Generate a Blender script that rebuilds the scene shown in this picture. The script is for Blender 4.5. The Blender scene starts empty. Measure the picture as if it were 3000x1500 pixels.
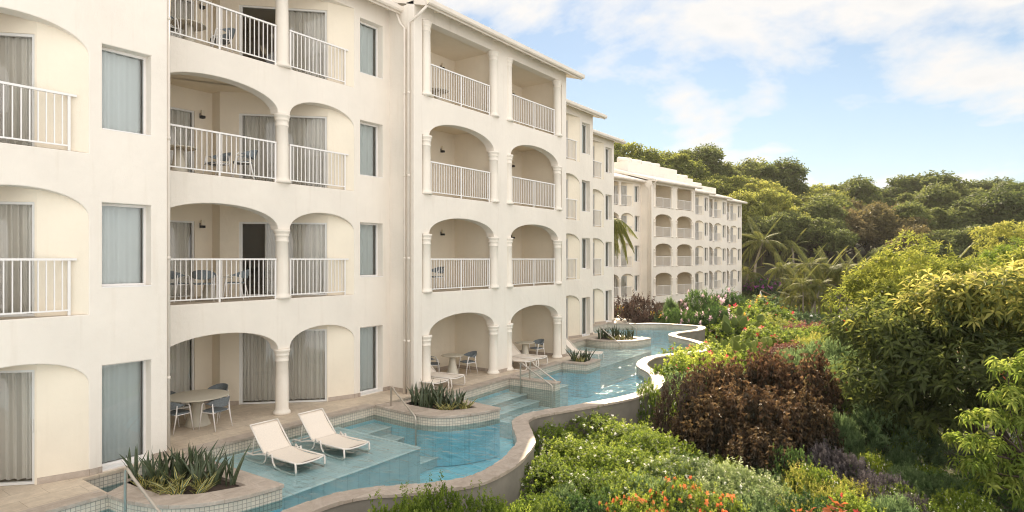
import bpy, bmesh, math, random
import numpy as np
from mathutils import Vector, Matrix
PI=math.pi; R=math.radians
C=bpy.context.scene.collection
rnd=random.Random(7); NR=np.random.RandomState(11)
# ------------------------------------------------------------------ camera frame (world: +Y runs along the hotel facade, +X points to the garden)
F_PX=1800.0; HZ=758.0; CAM_Z=4.17
YAW=math.atan(1300/F_PX); S_,C_=math.sin(YAW),math.cos(YAW)
def at(u,d):
    """point on the ground plan seen in photo column u at depth d"""
    a=(u-1500)/F_PX
    return (d*(-S_+C_*a), d*(C_+S_*a))
def depth(x,y): return -S_*x+C_*y
def lateral(x,y): return C_*x+S_*y
def sst(a,b,t):
    t=max(0.,min(1.,(t-a)/(b-a))); return t*t*(3-2*t)
def ground_z(x,y):
    d=depth(x,y); l=lateral(x,y)
    z=-1.35-0.9*sst(22,60,d)
    k=0.40-0.22*sst(22,70,l)
    z+=max(0,d-84)*k*sst(-40,-10,l)*sst(84,96,d)
    z+=0.12*math.sin(x*.31)*math.cos(y*.27)
    return min(z,36)
# ------------------------------------------------------------------ materials
M={}
def newmat(name):
    m=bpy.data.materials.new(name); m.use_nodes=True; nt=m.node_tree
    b=nt.nodes['Principled BSDF']; return m,nt,b
def N(nt,t,**kw):
    n=nt.nodes.new(t)
    for k,v in kw.items():
        if k in n.inputs: n.inputs[k].default_value=v
        else: setattr(n,k,v)
    return n
def ramp(nt,fac,stops,interp='LINEAR'):
    r=nt.nodes.new('ShaderNodeValToRGB'); el=r.color_ramp.elements
    r.color_ramp.interpolation=interp
    while len(el)<len(stops): el.new(.5)
    for e,(p,c) in zip(el,stops): e.position=p; e.color=(*c,1)
    nt.links.new(fac,r.inputs[0]); return r
def bump(nt,h,strength,dist,b):
    n=N(nt,'ShaderNodeBump',Strength=strength,Distance=dist); nt.links.new(h,n.inputs['Height']); nt.links.new(n.outputs[0],b.inputs['Normal']); return n
def noise(nt,scale,detail=4,rough=.55,vec=None,dist=0):
    n=N(nt,'ShaderNodeTexNoise',Scale=scale,Detail=detail,Roughness=rough,Distortion=dist)
    if vec is not None: nt.links.new(vec,n.inputs['Vector'])
    return n
def objco(nt): return nt.nodes.new('ShaderNodeTexCoord').outputs['Object']
def scaled(nt,vec,s):
    m=N(nt,'ShaderNodeMapping'); m.inputs['Scale'].default_value=s; nt.links.new(vec,m.inputs[0]); return m.outputs[0]
def simple(name,col,rough=.5,metal=0,var=.0,vs=6,bs=0,bscale=60):
    m,nt,b=newmat(name); b.inputs['Roughness'].default_value=rough; b.inputs['Metallic'].default_value=metal
    co=objco(nt)
    n=noise(nt,vs,5,.6,co); d=tuple(c*(1-var) for c in col); l=tuple(min(1,c*(1+var*.6)) for c in col)
    r=ramp(nt,n.outputs['Fac'],[(.3,d),(.7,l)]); nt.links.new(r.outputs[0],b.inputs['Base Color'])
    if bs: bump(nt,noise(nt,bscale,4,.6,co).outputs['Fac'],bs,.01,b)
    M[name]=m; return m
def stucco(name,col,stain=.5):
    m,nt,b=newmat(name); co=objco(nt); b.inputs['Roughness'].default_value=.85
    n1=noise(nt,.7,6,.65,co); r1=ramp(nt,n1.outputs['Fac'],[(.25,tuple(c*.90 for c in col)),(.7,col)])
    # vertical rain streaks and small scuffs
    n2=noise(nt,1.0,5,.6,scaled(nt,co,(5,5,.35))); r2=ramp(nt,n2.outputs['Fac'],[(.55,(1,1,1)),(.80,(.76,.71,.64))])
    n3=noise(nt,9,6,.7,co); r3=ramp(nt,n3.outputs['Fac'],[(.66,(1,1,1)),(.80,(.86,.82,.76))])
    x=N(nt,'ShaderNodeMixRGB',blend_type='MULTIPLY',Fac=stain); nt.links.new(r1.outputs[0],x.inputs[1]); nt.links.new(r2.outputs[0],x.inputs[2])
    y=N(nt,'ShaderNodeMixRGB',blend_type='MULTIPLY',Fac=stain*.6); nt.links.new(x.outputs[0],y.inputs[1]); nt.links.new(r3.outputs[0],y.inputs[2])
    nt.links.new(y.outputs[0],b.inputs['Base Color'])
    nb=noise(nt,55,5,.6,co); nb2=noise(nt,4,3,.5,co)
    ad=N(nt,'ShaderNodeMath',operation='ADD'); nt.links.new(nb.outputs['Fac'],ad.inputs[0]); 
    mu=N(nt,'ShaderNodeMath',operation='MULTIPLY'); mu.inputs[1].default_value=3; nt.links.new(nb2.outputs['Fac'],mu.inputs[0]); nt.links.new(mu.outputs[0],ad.inputs[1])
    bump(nt,ad.outputs[0],.35,.012,b)
    M[name]=m
stucco('stucco',(.84,.775,.685),.35)
stucco('stucco_inner',(.85,.765,.625),.2)  # cream balcony paint, with warm bounced light put into its colour
stucco('column_paint',(.86,.79,.69),.25)
simple('ceiling_paint',(.78,.68,.52),.9,0,.03)
simple('white_metal',(.83,.80,.77),.35,0,.04,3)
simple('gutter_paint',(.76,.69,.60),.45,0,.07,2)
simple('alu_frame',(.74,.735,.71),.35,.0,.03)
simple('dark_void',(.03,.028,.026),.9)
simple('black_plastic',(.02,.02,.02),.4)
simple('lamp_glass',(.75,.68,.55),.3)
simple('roof_metal',(.78,.75,.70),.5,0,.08,1.2)
simple('soffit',(.80,.72,.60),.8,0,.04)
simple('steel',(.52,.46,.39),.35,.55,.1,4)
simple('weave_grey',(.17,.195,.21),.75,0,.35,45,.5,120)
simple('table_paint',(.60,.555,.455),.45,0,.05,4)
simple('sling',(.80,.705,.60),.7,0,.05,30,.2,300)
simple('lounger_frame',(.78,.72,.65),.4,0,.04)
simple('concrete_dark',(.235,.21,.175),.85,0,.22,1.6,.4,30)
simple('bark',(.16,.12,.085),.9,0,.4,9,.8,18)
simple('bark_dark',(.06,.042,.03),.9,0,.4,7,.8,18)
simple('palm_bark',(.30,.255,.20),.9,0,.3,12,.6,14)
simple('soil',(.055,.035,.024),.95,0,.5,8,.8,25)
simple('umbrella_cloth',(.80,.77,.72),.8,0,.05,4)
simple('wood',(.20,.12,.07),.6,0,.3,10)
simple('galvanised',(.38,.38,.36),.5,.6,.1)
simple('path_paving',(.30,.27,.23),.85,0,.15,2)
def ground_mat():
    m,nt,b=newmat('ground'); co=objco(nt); b.inputs['Roughness'].default_value=.95
    n=noise(nt,.35,8,.7,co); r=ramp(nt,n.outputs['Fac'],[(.30,(.045,.030,.018)),(.5,(.06,.055,.024)),(.68,(.075,.10,.03))])
    nt.links.new(r.outputs[0],b.inputs['Base Color']); bump(nt,noise(nt,5,6,.7,co).outputs['Fac'],.8,.1,b); M['ground']=m
ground_mat()
def stone_mat(name,c1,c2,c3,tile,rot=0,joint=.004,rough=.55):
    m,nt,b=newmat(name); b.inputs['Roughness'].default_value=rough; co=objco(nt)
    n=noise(nt,2.2,8,.68,co,1.6); r=ramp(nt,n.outputs['Fac'],[(.28,c1),(.5,c2),(.72,c3)])
    v=noise(nt,1.1,6,.7,co,2.5); rv=ramp(nt,v.outputs['Fac'],[(.475,(1,1,1)),(.50,(1.16,1.15,1.13)),(.525,(1,1,1))])
    x=N(nt,'ShaderNodeMixRGB',blend_type='MULTIPLY',Fac=.8); nt.links.new(r.outputs[0],x.inputs[1]); nt.links.new(rv.outputs[0],x.inputs[2])
    br=N(nt,'ShaderNodeTexBrick',offset=.5,squash=1.0); br.inputs['Scale'].default_value=1; br.inputs['Mortar Size'].default_value=joint
    br.inputs['Brick Width'].default_value=tile[0]; br.inputs['Row Height'].default_value=tile[1]; br.inputs['Mortar Smooth'].default_value=.1
    br.inputs['Color1'].default_value=(1,1,1,1); br.inputs['Color2'].default_value=(.86,.85,.84,1); br.inputs['Mortar'].default_value=(.55,.52,.48,1)
    mp=N(nt,'ShaderNodeMapping'); mp.inputs['Rotation'].default_value=(0,0,rot); nt.links.new(co if rot is not None else co,mp.inputs[0]); nt.links.new(mp.outputs[0],br.inputs['Vector'])
    y=N(nt,'ShaderNodeMixRGB',blend_type='MULTIPLY',Fac=1); nt.links.new(x.outputs[0],y.inputs[1]); nt.links.new(br.outputs['Color'],y.inputs[2])
    nt.links.new(y.outputs[0],b.inputs['Base Color']); bump(nt,br.outputs['Fac'],-.3,.004,b); M[name]=m
stone_mat('terrace_stone',(.49,.395,.30),(.58,.485,.375),(.66,.56,.44),(.9,.45),PI/2,.004)
stone_mat('coping_stone',(.35,.285,.23),(.44,.365,.30),(.54,.465,.395),(.62,3.0),0,.003,.6)
def tile_mat():
    m,nt,b=newmat('pool_tile'); b.inputs['Roughness'].default_value=.25
    uv=nt.nodes.new('ShaderNodeUVMap')
    br=N(nt,'ShaderNodeTexBrick',offset=0.0); br.inputs['Scale'].default_value=1; br.inputs['Mortar Size'].default_value=.006
    br.inputs['Brick Width'].default_value=.075; br.inputs['Row Height'].default_value=.075
    br.inputs['Color1'].default_value=(.66,.58,.47,1); br.inputs['Color2'].default_value=(.56,.50,.41,1); br.inputs['Mortar'].default_value=(.33,.30,.26,1)
    nt.links.new(uv.outputs[0],br.inputs['Vector']); nt.links.new(br.outputs['Color'],b.inputs['Base Color']); M['pool_tile']=m
tile_mat()
def pool_mats():
    for name,c in (('pool_deep',(.40,.82,.92)),('pool_ledge',(.66,.72,.70)),('pool_nosing',(.88,.88,.84))):
        m,nt,b=newmat(name); co=objco(nt); b.inputs['Roughness'].default_value=.5
        n=noise(nt,3,4,.5,co); r=ramp(nt,n.outputs['Fac'],[(.3,tuple(x*.86 for x in c)),(.7,c)])
        br=N(nt,'ShaderNodeTexBrick',offset=0.0); br.inputs['Scale'].default_value=1; br.inputs['Mortar Size'].default_value=.012
        br.inputs['Brick Width'].default_value=.30; br.inputs['Row Height'].default_value=.30
        br.inputs['Color1'].default_value=(1,1,1,1); br.inputs['Color2'].default_value=(.93,.94,.94,1); br.inputs['Mortar'].default_value=(.80,.83,.84,1)
        nt.links.new(co,br.inputs['Vector'])
        y=N(nt,'ShaderNodeMixRGB',blend_type='MULTIPLY',Fac=1); nt.links.new(r.outputs[0],y.inputs[1]); nt.links.new(br.outputs['Color'],y.inputs[2])
        nt.links.new(y.outputs[0],b.inputs['Base Color']); M[name]=m
pool_mats()
def water_mat():
    m,nt,b=newmat('water'); nt.nodes.remove(b); out=nt.nodes['Material Output']; co=objco(nt)
    t=N(nt,'ShaderNodeBsdfTransparent'); t.inputs[0].default_value=(.80,.945,.975,1)
    g=N(nt,'ShaderNodeBsdfGlossy'); g.inputs['Roughness'].default_value=.04; g.inputs[0].default_value=(1,1,1,1)
    n1=noise(nt,2.1,2.5,.5,scaled(nt,co,(.8,1.5,1)),.9); n2=noise(nt,9,2,.5,co,.5); n3=noise(nt,1.1,3,.5,co)
    a=N(nt,'ShaderNodeMath',operation='MULTIPLY_ADD'); a.inputs[1].default_value=.16; nt.links.new(n2.outputs['Fac'],a.inputs[0]); nt.links.new(n1.outputs['Fac'],a.inputs[2])
    # livelier water towards the far jets
    sx=N(nt,'ShaderNodeSeparateXYZ'); nt.links.new(co,sx.inputs[0])
    mr=N(nt,'ShaderNodeMapRange'); mr.inputs[1].default_value=8; mr.inputs[2].default_value=20; mr.inputs[3].default_value=.50; mr.inputs[4].default_value=.42; nt.links.new(sx.outputs['Y'],mr.inputs[0])
    ml=N(nt,'ShaderNodeMath',operation='MULTIPLY'); nt.links.new(mr.outputs[0],ml.inputs[0]); 
    m3=N(nt,'ShaderNodeMapRange'); m3.inputs[1].default_value=.35; m3.inputs[2].default_value=.7; m3.inputs[3].default_value=.45; m3.inputs[4].default_value=1.2; nt.links.new(n3.outputs['Fac'],m3.inputs[0]); nt.links.new(m3.outputs[0],ml.inputs[1])
    bp=N(nt,'ShaderNodeBump',Distance=.17); nt.links.new(ml.outputs[0],bp.inputs['Strength']); nt.links.new(a.outputs[0],bp.inputs['Height'])
    fr=N(nt,'ShaderNodeFresnel',IOR=1.36); nt.links.new(bp.outputs[0],fr.inputs['Normal']); nt.links.new(bp.outputs[0],g.inputs['Normal'])
    mx=N(nt,'ShaderNodeMixShader'); nt.links.new(fr.outputs[0],mx.inputs[0]); nt.links.new(t.outputs[0],mx.inputs[1]); nt.links.new(g.outputs[0],mx.inputs[2]); nt.links.new(mx.outputs[0],out.inputs[0]); M['water']=m
water_mat()
def glass_mat(name,tint,refl):
    m,nt,b=newmat(name); nt.nodes.remove(b); out=nt.nodes['Material Output']
    t=N(nt,'ShaderNodeBsdfTransparent'); t.inputs[0].default_value=(*tint,1)
    g=N(nt,'ShaderNodeBsdfGlossy'); g.inputs['Roughness'].default_value=.012
    nn=noise(nt,1.3,2,.5,objco(nt)); bp=N(nt,'ShaderNodeBump',Strength=.05,Distance=.05); nt.links.new(nn.outputs['Fac'],bp.inputs['Height']); nt.links.new(bp.outputs[0],g.inputs['Normal'])
    fr=N(nt,'ShaderNodeFresnel',IOR=1.55); ad=N(nt,'ShaderNodeMath',operation='ADD'); ad.inputs[1].default_value=refl; nt.links.new(fr.outputs[0],ad.inputs[0])
    mx=N(nt,'ShaderNodeMixShader'); nt.links.new(ad.outputs[0],mx.inputs[0]); nt.links.new(t.outputs[0],mx.inputs[1]); nt.links.new(g.outputs[0],mx.inputs[2]); nt.links.new(mx.outputs[0],out.inputs[0]); M[name]=m
glass_mat('door_glass',(.93,.94,.92),.03); glass_mat('window_glass',(.88,.945,.955),.05)
def cloth(name,col,tr=.25):
    m,nt,b=newmat(name); out=nt.nodes['Material Output']; b.inputs['Base Color'].default_value=(*col,1); b.inputs['Roughness'].default_value=.9
    t=N(nt,'ShaderNodeBsdfTranslucent'); t.inputs[0].default_value=(*col,1); mx=N(nt,'ShaderNodeMixShader',Fac=tr)
    nt.links.new(b.outputs[0],mx.inputs[1]); nt.links.new(t.outputs[0],mx.inputs[2]); nt.links.new(mx.outputs[0],out.inputs[0]); M[name]=m
cloth('curtain_grey',(.90,.86,.80),.12); cloth('curtain_white',(.90,.89,.86),.1)
def leafmat(name,stops,tr=.4,rough=.6,spec=.3):
    m,nt,b=newmat(name); out=nt.nodes['Material Output']
    at_=N(nt,'ShaderNodeAttribute',attribute_name='tint'); r0=ramp(nt,at_.outputs['Fac'],stops)
    oi=nt.nodes.new('ShaderNodeObjectInfo'); mv=N(nt,'ShaderNodeMapRange'); mv.inputs[3].default_value=.72; mv.inputs[4].default_value=1.25; nt.links.new(oi.outputs['Random'],mv.inputs[0])
    mh=N(nt,'ShaderNodeMapRange'); mh.inputs[3].default_value=.512; mh.inputs[4].default_value=.488; nt.links.new(oi.outputs['Random'],mh.inputs[0])
    r=nt.nodes.new('ShaderNodeHueSaturation'); nt.links.new(r0.outputs[0],r.inputs['Color']); nt.links.new(mv.outputs[0],r.inputs['Value']); nt.links.new(mh.outputs[0],r.inputs['Hue'])
    nt.links.new(r.outputs[0],b.inputs['Base Color']); b.inputs['Roughness'].default_value=rough; b.inputs['Specular IOR Level'].default_value=spec
    t=N(nt,'ShaderNodeBsdfTranslucent'); hs=N(nt,'ShaderNodeHueSaturation',Saturation=1.0,Value=1.7); hs.inputs['Hue'].default_value=.49
    nt.links.new(r.outputs[0],hs.inputs['Color']); nt.links.new(hs.outputs[0],t.inputs[0])
    mx=N(nt,'ShaderNodeMixShader',Fac=tr); nt.links.new(b.outputs[0],mx.inputs[1]); nt.links.new(t.outputs[0],mx.inputs[2]); nt.links.new(mx.outputs[0],out.inputs[0]); M[name]=m
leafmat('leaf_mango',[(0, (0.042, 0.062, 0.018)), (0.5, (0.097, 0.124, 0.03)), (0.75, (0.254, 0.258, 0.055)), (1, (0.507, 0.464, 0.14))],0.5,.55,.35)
leafmat('leaf_lime',[(0,(.13,.19,.03)),(.5,(.25,.32,.05)),(1,(.46,.48,.11))],0.55)
leafmat('leaf_yellow',[(0, (0.101, 0.134, 0.025)), (0.5, (0.243, 0.268, 0.045)), (1, (0.507, 0.453, 0.12))],0.55)
leafmat('leaf_dark',[(0, (0.029, 0.061, 0.018)), (0.6, (0.061, 0.122, 0.032)), (1, (0.139, 0.224, 0.055))],0.4,.5,.4)
leafmat('leaf_jasmine',[(0, (0.059, 0.097, 0.015)), (0.5, (0.138, 0.204, 0.026)), (1, (0.304, 0.367, 0.06))],0.5)
leafmat('leaf_pale',[(0,(.10,.15,.05)),(.5,(.19,.25,.09)),(.85,(.32,.37,.18)),(1,(.62,.64,.46))],0.45)
leafmat('leaf_copper',[(0, (0.016, 0.018, 0.009)), (0.35, (0.037, 0.028, 0.014)), (0.7, (0.092, 0.055, 0.026)), (1, (0.238, 0.166, 0.075))],0.35,.4)
leafmat('leaf_purple',[(0,(.045,.035,.04)),(.5,(.11,.095,.10)),(1,(.24,.21,.21))],.2)
leafmat('leaf_maroon',[(0,(.07,.03,.025)),(.5,(.15,.06,.045)),(1,(.28,.13,.08))],.35)
leafmat('leaf_red',[(0,(.16,.05,.02)),(.5,(.42,.12,.04)),(1,(.62,.30,.10))],.4)
leafmat('leaf_olive',[(0, (0.065, 0.111, 0.043)), (0.5, (0.131, 0.2, 0.08)), (1, (0.235, 0.31, 0.131))],0.45)
leafmat('leaf_hill',[(0, (0.063, 0.082, 0.025)), (0.5, (0.12, 0.148, 0.042)), (0.85, (0.222, 0.23, 0.065)), (1, (0.347, 0.326, 0.1))],0.5,.6,.25)
leafmat('leaf_hill_bright',[(0, (0.112, 0.139, 0.03)), (0.5, (0.223, 0.242, 0.05)), (1, (0.446, 0.402, 0.12))],0.55,.6,.25)
leafmat('leaf_hill_brown',[(0,(.09,.08,.032)),(.5,(.16,.135,.052)),(1,(.30,.24,.09))],0.45,.6,.25)
leafmat('leaf_palm',[(0, (0.055, 0.075, 0.022)), (0.5, (0.115, 0.14, 0.035)), (0.9, (0.25, 0.24, 0.06)), (1, (0.34, 0.26, 0.09))],0.4)
leafmat('leaf_croton',[(0, (0.04, 0.028, 0.02)), (0.5, (0.072, 0.048, 0.036)), (1, (0.12, 0.088, 0.064))],0.25)
leafmat('petal_white',[(0,(.75,.72,.62)),(1,(.9,.88,.82))],.3)
leafmat('petal_pink',[(0,(.70,.42,.50)),(1,(.88,.68,.72))],.3)
leafmat('petal_orange',[(0,(.70,.15,.05)),(1,(.85,.33,.12))],.3)
leafmat('petal_red',[(0,(.55,.04,.03)),(1,(.75,.13,.10))],.3)
leafmat('petal_yellow',[(0,(.62,.36,.03)),(1,(.80,.58,.08))],.3)
leafmat('petal_purple',[(0,(.22,.04,.20)),(1,(.42,.10,.36))],.3)
leafmat('cactus_pad',[(0,(.12,.17,.04)),(.6,(.21,.27,.06)),(1,(.40,.40,.10))],.05)
leafmat('grass_blade',[(0,(.05,.08,.02)),(1,(.14,.18,.05))],.35)
def snake_mats():
    for name,edge in (('snake_leaf',(.09,.105,.05)),('snake_leaf_yellow',(.60,.50,.12))):
        m,nt,b=newmat(name); uv=nt.nodes.new('ShaderNodeUVMap'); b.inputs['Roughness'].default_value=.4
        sx=N(nt,'ShaderNodeSeparateXYZ'); nt.links.new(uv.outputs[0],sx.inputs[0])
        n=noise(nt,1.0,4,.6,scaled(nt,uv.outputs[0],(1.2,26,1)),.4); r=ramp(nt,n.outputs['Fac'],[(.38,(.026,.042,.020)),(.62,(.095,.125,.060))])
        e=ramp(nt,sx.outputs['X'],[(.14,edge),(.24,(.03,.03,.03)),(.76,(.03,.03,.03)),(.86,edge)]) 
        k=ramp(nt,sx.outputs['X'],[(.12,(1,1,1)),(.22,(0,0,0)),(.78,(0,0,0)),(.88,(1,1,1))])
        x=N(nt,'ShaderNodeMixRGB'); nt.links.new(k.outputs[0],x.inputs[0]); nt.links.new(r.outputs[0],x.inputs[1]); nt.links.new(e.outputs[0],x.inputs[2]); nt.links.new(x.outputs[0],b.inputs['Base Color']); M[name]=m
snake_mats()
# ------------------------------------------------------------------ mesh helpers
def link(o,parent=None):
    C.objects.link(o)
    if parent is not None: o.parent=parent
    return o
class MB:
    def __init__(s): s.v=[]; s.f=[]; s.uv={}; s.mi=[]
    def add(s,vs,fs,uvs=None,mi=0):
        b=len(s.v); s.v+= [tuple(p) for p in vs]
        for i,f in enumerate(fs):
            if uvs is not None: s.uv[len(s.f)]=uvs[i]
            s.f.append([b+k for k in f]); s.mi.append(mi)
        return s
    def box(s,x0,x1,y0,y1,z0,z1,mi=0):
        return s.add([(x0,y0,z0),(x1,y0,z0),(x1,y1,z0),(x0,y1,z0),(x0,y0,z1),(x1,y0,z1),(x1,y1,z1),(x0,y1,z1)],
            [(0,3,2,1),(4,5,6,7),(0,1,5,4),(1,2,6,5),(2,3,7,6),(3,0,4,7)],None,mi)
    def bar(s,a,b,w,h=None,up=(0,0,1)):
        h=h or w; a=Vector(a); b=Vector(b); d=(b-a).normalized(); u=Vector(up)
        if abs(d.dot(u))>.98: u=Vector((1,0,0))
        sd=d.cross(u).normalized(); u=sd.cross(d)
        vs=[p+sd*(sx*w/2)+u*(sy*h/2) for p in (a,b) for sx,sy in ((-1,-1),(1,-1),(1,1),(-1,1))]
        return s.add(vs,[(0,3,2,1),(4,5,6,7),(0,1,5,4),(1,2,6,5),(2,3,7,6),(3,0,4,7)])
    def tube(s,pts,rad,n=8,cap=True):
        P=[Vector(p) for p in pts]; rr=rad if isinstance(rad,(list,tuple)) else [rad]*len(P); vs=[]; pu=None
        for i,p in enumerate(P):
            d=(P[min(i+1,len(P)-1)]-P[max(i-1,0)]).normalized()
            if pu is None: pu=Vector((0,0,1)) if abs(d.z)<.9 else Vector((1,0,0))
            u=(pu-d*pu.dot(d)).normalized(); pu=u; w=d.cross(u)
            for k in range(n):
                a=2*PI*k/n; vs.append(p+(u*math.cos(a)+w*math.sin(a))*rr[i])
        fs=[(i*n+k,i*n+(k+1)%n,(i+1)*n+(k+1)%n,(i+1)*n+k) for i in range(len(P)-1) for k in range(n)]
        if cap: fs+=[tuple(range(n-1,-1,-1)),tuple((len(P)-1)*n+k for k in range(n))]
        return s.add(vs,fs)
    def lathe(s,prof,n=20,c=(0,0,0)):
        vs=[(c[0]+r*math.cos(2*PI*k/n),c[1]+r*math.sin(2*PI*k/n),c[2]+z) for r,z in prof for k in range(n)]
        fs=[(i*n+k,i*n+(k+1)%n,(i+1)*n+(k+1)%n,(i+1)*n+k) for i in range(len(prof)-1) for k in range(n)]
        fs+=[tuple(range(n-1,-1,-1)),tuple((len(prof)-1)*n+k for k in range(n))]
        return s.add(vs,fs)
    def quad(s,a,b,c,d): return s.add([a,b,c,d],[(0,1,2,3)])
    def prism(s,poly,z0,z1,uvscale=True):
        n=len(poly); vs=[(x,y,z0) for x,y in poly]+[(x,y,z1) for x,y in poly]
        s.add(vs,[tuple(range(n-1,-1,-1)),tuple(range(n,2*n))])
        arc=0
        for i in range(n):
            a=poly[i]; b=poly[(i+1)%n]; L=math.hypot(b[0]-a[0],b[1]-a[1])
            s.add([(a[0],a[1],z0),(b[0],b[1],z0),(b[0],b[1],z1),(a[0],a[1],z1)],[(0,1,2,3)],[[(arc,z0),(arc+L,z0),(arc+L,z1),(arc,z1)]]); arc+=L
        return s
    def ribbon(s,L,Rr,z0,z1,close=False,off=0):
        """wall between two polylines L and Rr"""
        n=len(L); arc=0; rng=range(n if close else n-1)
        for i in rng:
            j=(i+1)%n; a,b,c,d=L[i],L[j],Rr[j],Rr[i]; ln=math.hypot(b[0]-a[0],b[1]-a[1])
            s.add([(*a,z1),(*b,z1),(*c,z1),(*d,z1)],[(0,1,2,3)],[[(arc,0),(arc+ln,0),(arc+ln,.4),(arc,.4)]])
            for p,q in ((a,b),(d,c)):
                s.add([(*p,z0),(*q,z0),(*q,z1),(*p,z1)],[(0,1,2,3)],[[(arc,z0),(arc+ln,z0),(arc+ln,z1),(arc,z1)]])
            arc+=ln
        if not close:
            for i in (0,n-1): s.add([(*L[i],z0),(*Rr[i],z0),(*Rr[i],z1),(*L[i],z1)],[(0,1,2,3)],[[(0,z0),(.4,z0),(.4,z1),(0,z1)]])
        return s
    def mesh(s,name,mat=None,smooth=False,fixn=False):
        me=bpy.data.meshes.new(name); me.from_pydata(s.v,[],s.f)
        if s.uv:
            ul=me.uv_layers.new(name='UVMap')
            for pi,p in enumerate(me.polygons):
                if pi in s.uv:
                    for li,uv in zip(p.loop_indices,s.uv[pi]): ul.data[li].uv=uv
        if mat is not None:
            for m in (mat if isinstance(mat,list) else [mat]): me.materials.append(m)
            if isinstance(mat,list): me.polygons.foreach_set('material_index',s.mi)
        if fixn:
            bm=bmesh.new(); bm.from_mesh(me); bmesh.ops.recalc_face_normals(bm,faces=bm.faces); bm.to_mesh(me); bm.free()
        if smooth: me.polygons.foreach_set('use_smooth',[True]*len(me.polygons))
        me.update(); return me
    def build(s,name,mat,parent=None,smooth=False,fixn=False):
        return link(bpy.data.objects.new(name,s.mesh(name,mat,smooth,fixn)),parent)
def bevel(o,w,seg=2):
    bm=bmesh.new(); bm.from_mesh(o.data); bmesh.ops.remove_doubles(bm,verts=bm.verts,dist=1e-5)
    bmesh.ops.bevel(bm,geom=[e for e in bm.edges if len(e.link_faces)==2 and e.calc_face_angle(0)>.4],offset=w,segments=seg,affect='EDGES',profile=.5)
    bm.to_mesh(o.data); bm.free(); return o
def tag(o,label=None,cat=None,group=None,kind=None):
    if label: o['label']=label
    if cat: o['category']=cat
    if group: o['group']=group
    if kind: o['kind']=kind
    return o
def thing(name,label,cat,loc=(0,0,0),rz=0,group=None,parent=None):
    o=bpy.data.objects.new(name,None); o.empty_display_size=.2; o.location=loc; o.rotation_euler=(0,0,rz); link(o,parent); return tag(o,label,cat,group)
def inst(name,mesh,parent,loc=(0,0,0),rz=0,scale=None):
    o=bpy.data.objects.new(name,mesh); o.location=loc; o.rotation_euler=(0,0,rz)
    if scale: o.scale=scale
    return link(o,parent)
def dup(root,loc,rz,label=None,scale=None,group=None):
    kids={}
    for ob in list(C.objects):
        if ob.parent is not None: kids.setdefault(ob.parent.name,[]).append(ob)
    def cp(o,par):
        c=o.copy(); C.objects.link(c)
        if par is not None: c.parent=par
        for k in kids.get(o.name,[]): cp(k,c)
        return c
    r=cp(root,None); r.location=loc; r.rotation_euler=(0,0,rz)
    if scale is not None: r.scale=(scale,)*3 if not isinstance(scale,(tuple,list)) else scale
    if label: r['label']=label
    if group: r['group']=group
    return r
def catmull(P,n=6,close=False):
    out=[]; m=len(P); rng=range(m if close else m-1)
    for i in rng:
        g=(lambda k:P[k%m]) if close else (lambda k:P[max(0,min(m-1,k))])
        p0,p1,p2,p3=g(i-1),g(i),g(i+1),g(i+2)
        for k in range(n):
            t=k/n; out.append(tuple(.5*((2*b)+(c-a)*t+(2*a-5*b+4*c-d)*t*t+(3*b-a-3*c+d)*t**3) for a,b,c,d in zip(p0,p1,p2,p3)))
    if not close: out.append(tuple(P[-1]))
    return out
def offset(P,w,close=False):
    out=[]; n=len(P)
    for i in range(n):
        a=P[(i-1)%n] if (close or i>0) else P[i]; b=P[(i+1)%n] if (close or i<n-1) else P[i]
        dx,dy=b[0]-a[0],b[1]-a[1]; L=math.hypot(dx,dy) or 1
        out.append((P[i][0]-dy/L*w,P[i][1]+dx/L*w))
    return out
# leaves: N flat or folded leaf blades in one mesh, with a 0..1 'tint' per vertex
def unit(a): return a/np.maximum(np.linalg.norm(a,axis=1,keepdims=True),1e-9)
def leaves(name,P,D,U,L,W,tint,fold=0.0,droop=0.0):
    P=np.asarray(P,float); n=len(P); D=unit(np.asarray(D,float)); U=np.asarray(U,float)
    L=np.broadcast_to(L,(n,)).reshape(n,1); W=np.broadcast_to(W,(n,)).reshape(n,1)
    S=unit(np.cross(D,U)+1e-6); Nn=np.cross(S,D)
    tip=P+D*L-np.array([[0,0,1.]])*droop*L
    mid=P+D*L*.5
    if fold:
        q=[P,mid+S*W*.5+Nn*W*fold,tip,mid-S*W*.5+Nn*W*fold]; V=np.stack(q,1).reshape(-1,3)
        b=np.arange(n)*4; Fc=np.stack([b,b+1,b+2,b,b+2,b+3],1).reshape(-1,3); k=3; vp=4
    else:
        V=np.stack([P,mid+S*W*.5,tip,mid-S*W*.5],1).reshape(-1,3); Fc=np.arange(n*4).reshape(-1,4); k=4; vp=4
    return raw(name,V,Fc,np.repeat(np.clip(tint,0,1),vp))
def raw(name,V,Fc,tint=None):
    k=Fc.shape[1]; me=bpy.data.meshes.new(name); me.vertices.add(len(V)); me.vertices.foreach_set('co',V.astype(np.float32).ravel())
    me.loops.add(len(Fc)*k); me.loops.foreach_set('vertex_index',Fc.astype(np.int32).ravel())
    me.polygons.add(len(Fc)); me.polygons.foreach_set('loop_start',np.arange(0,len(Fc)*k,k,dtype=np.int32)); me.polygons.foreach_set('loop_total',np.full(len(Fc),k,dtype=np.int32))
    me.update(calc_edges=True)
    if tint is not None:
        a=me.attributes.new('tint','FLOAT','POINT'); a.data.foreach_set('value',np.asarray(tint,np.float32))
    return me
def joinraw(name,ms):
    Vs=[];Fs=[];Ts=[];b=0
    for V,Fc,T in ms: Vs.append(V);Fs.append(Fc+b);Ts.append(T);b+=len(V)
    return raw(name,np.concatenate(Vs),np.concatenate(Fs),np.concatenate(Ts))
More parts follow.
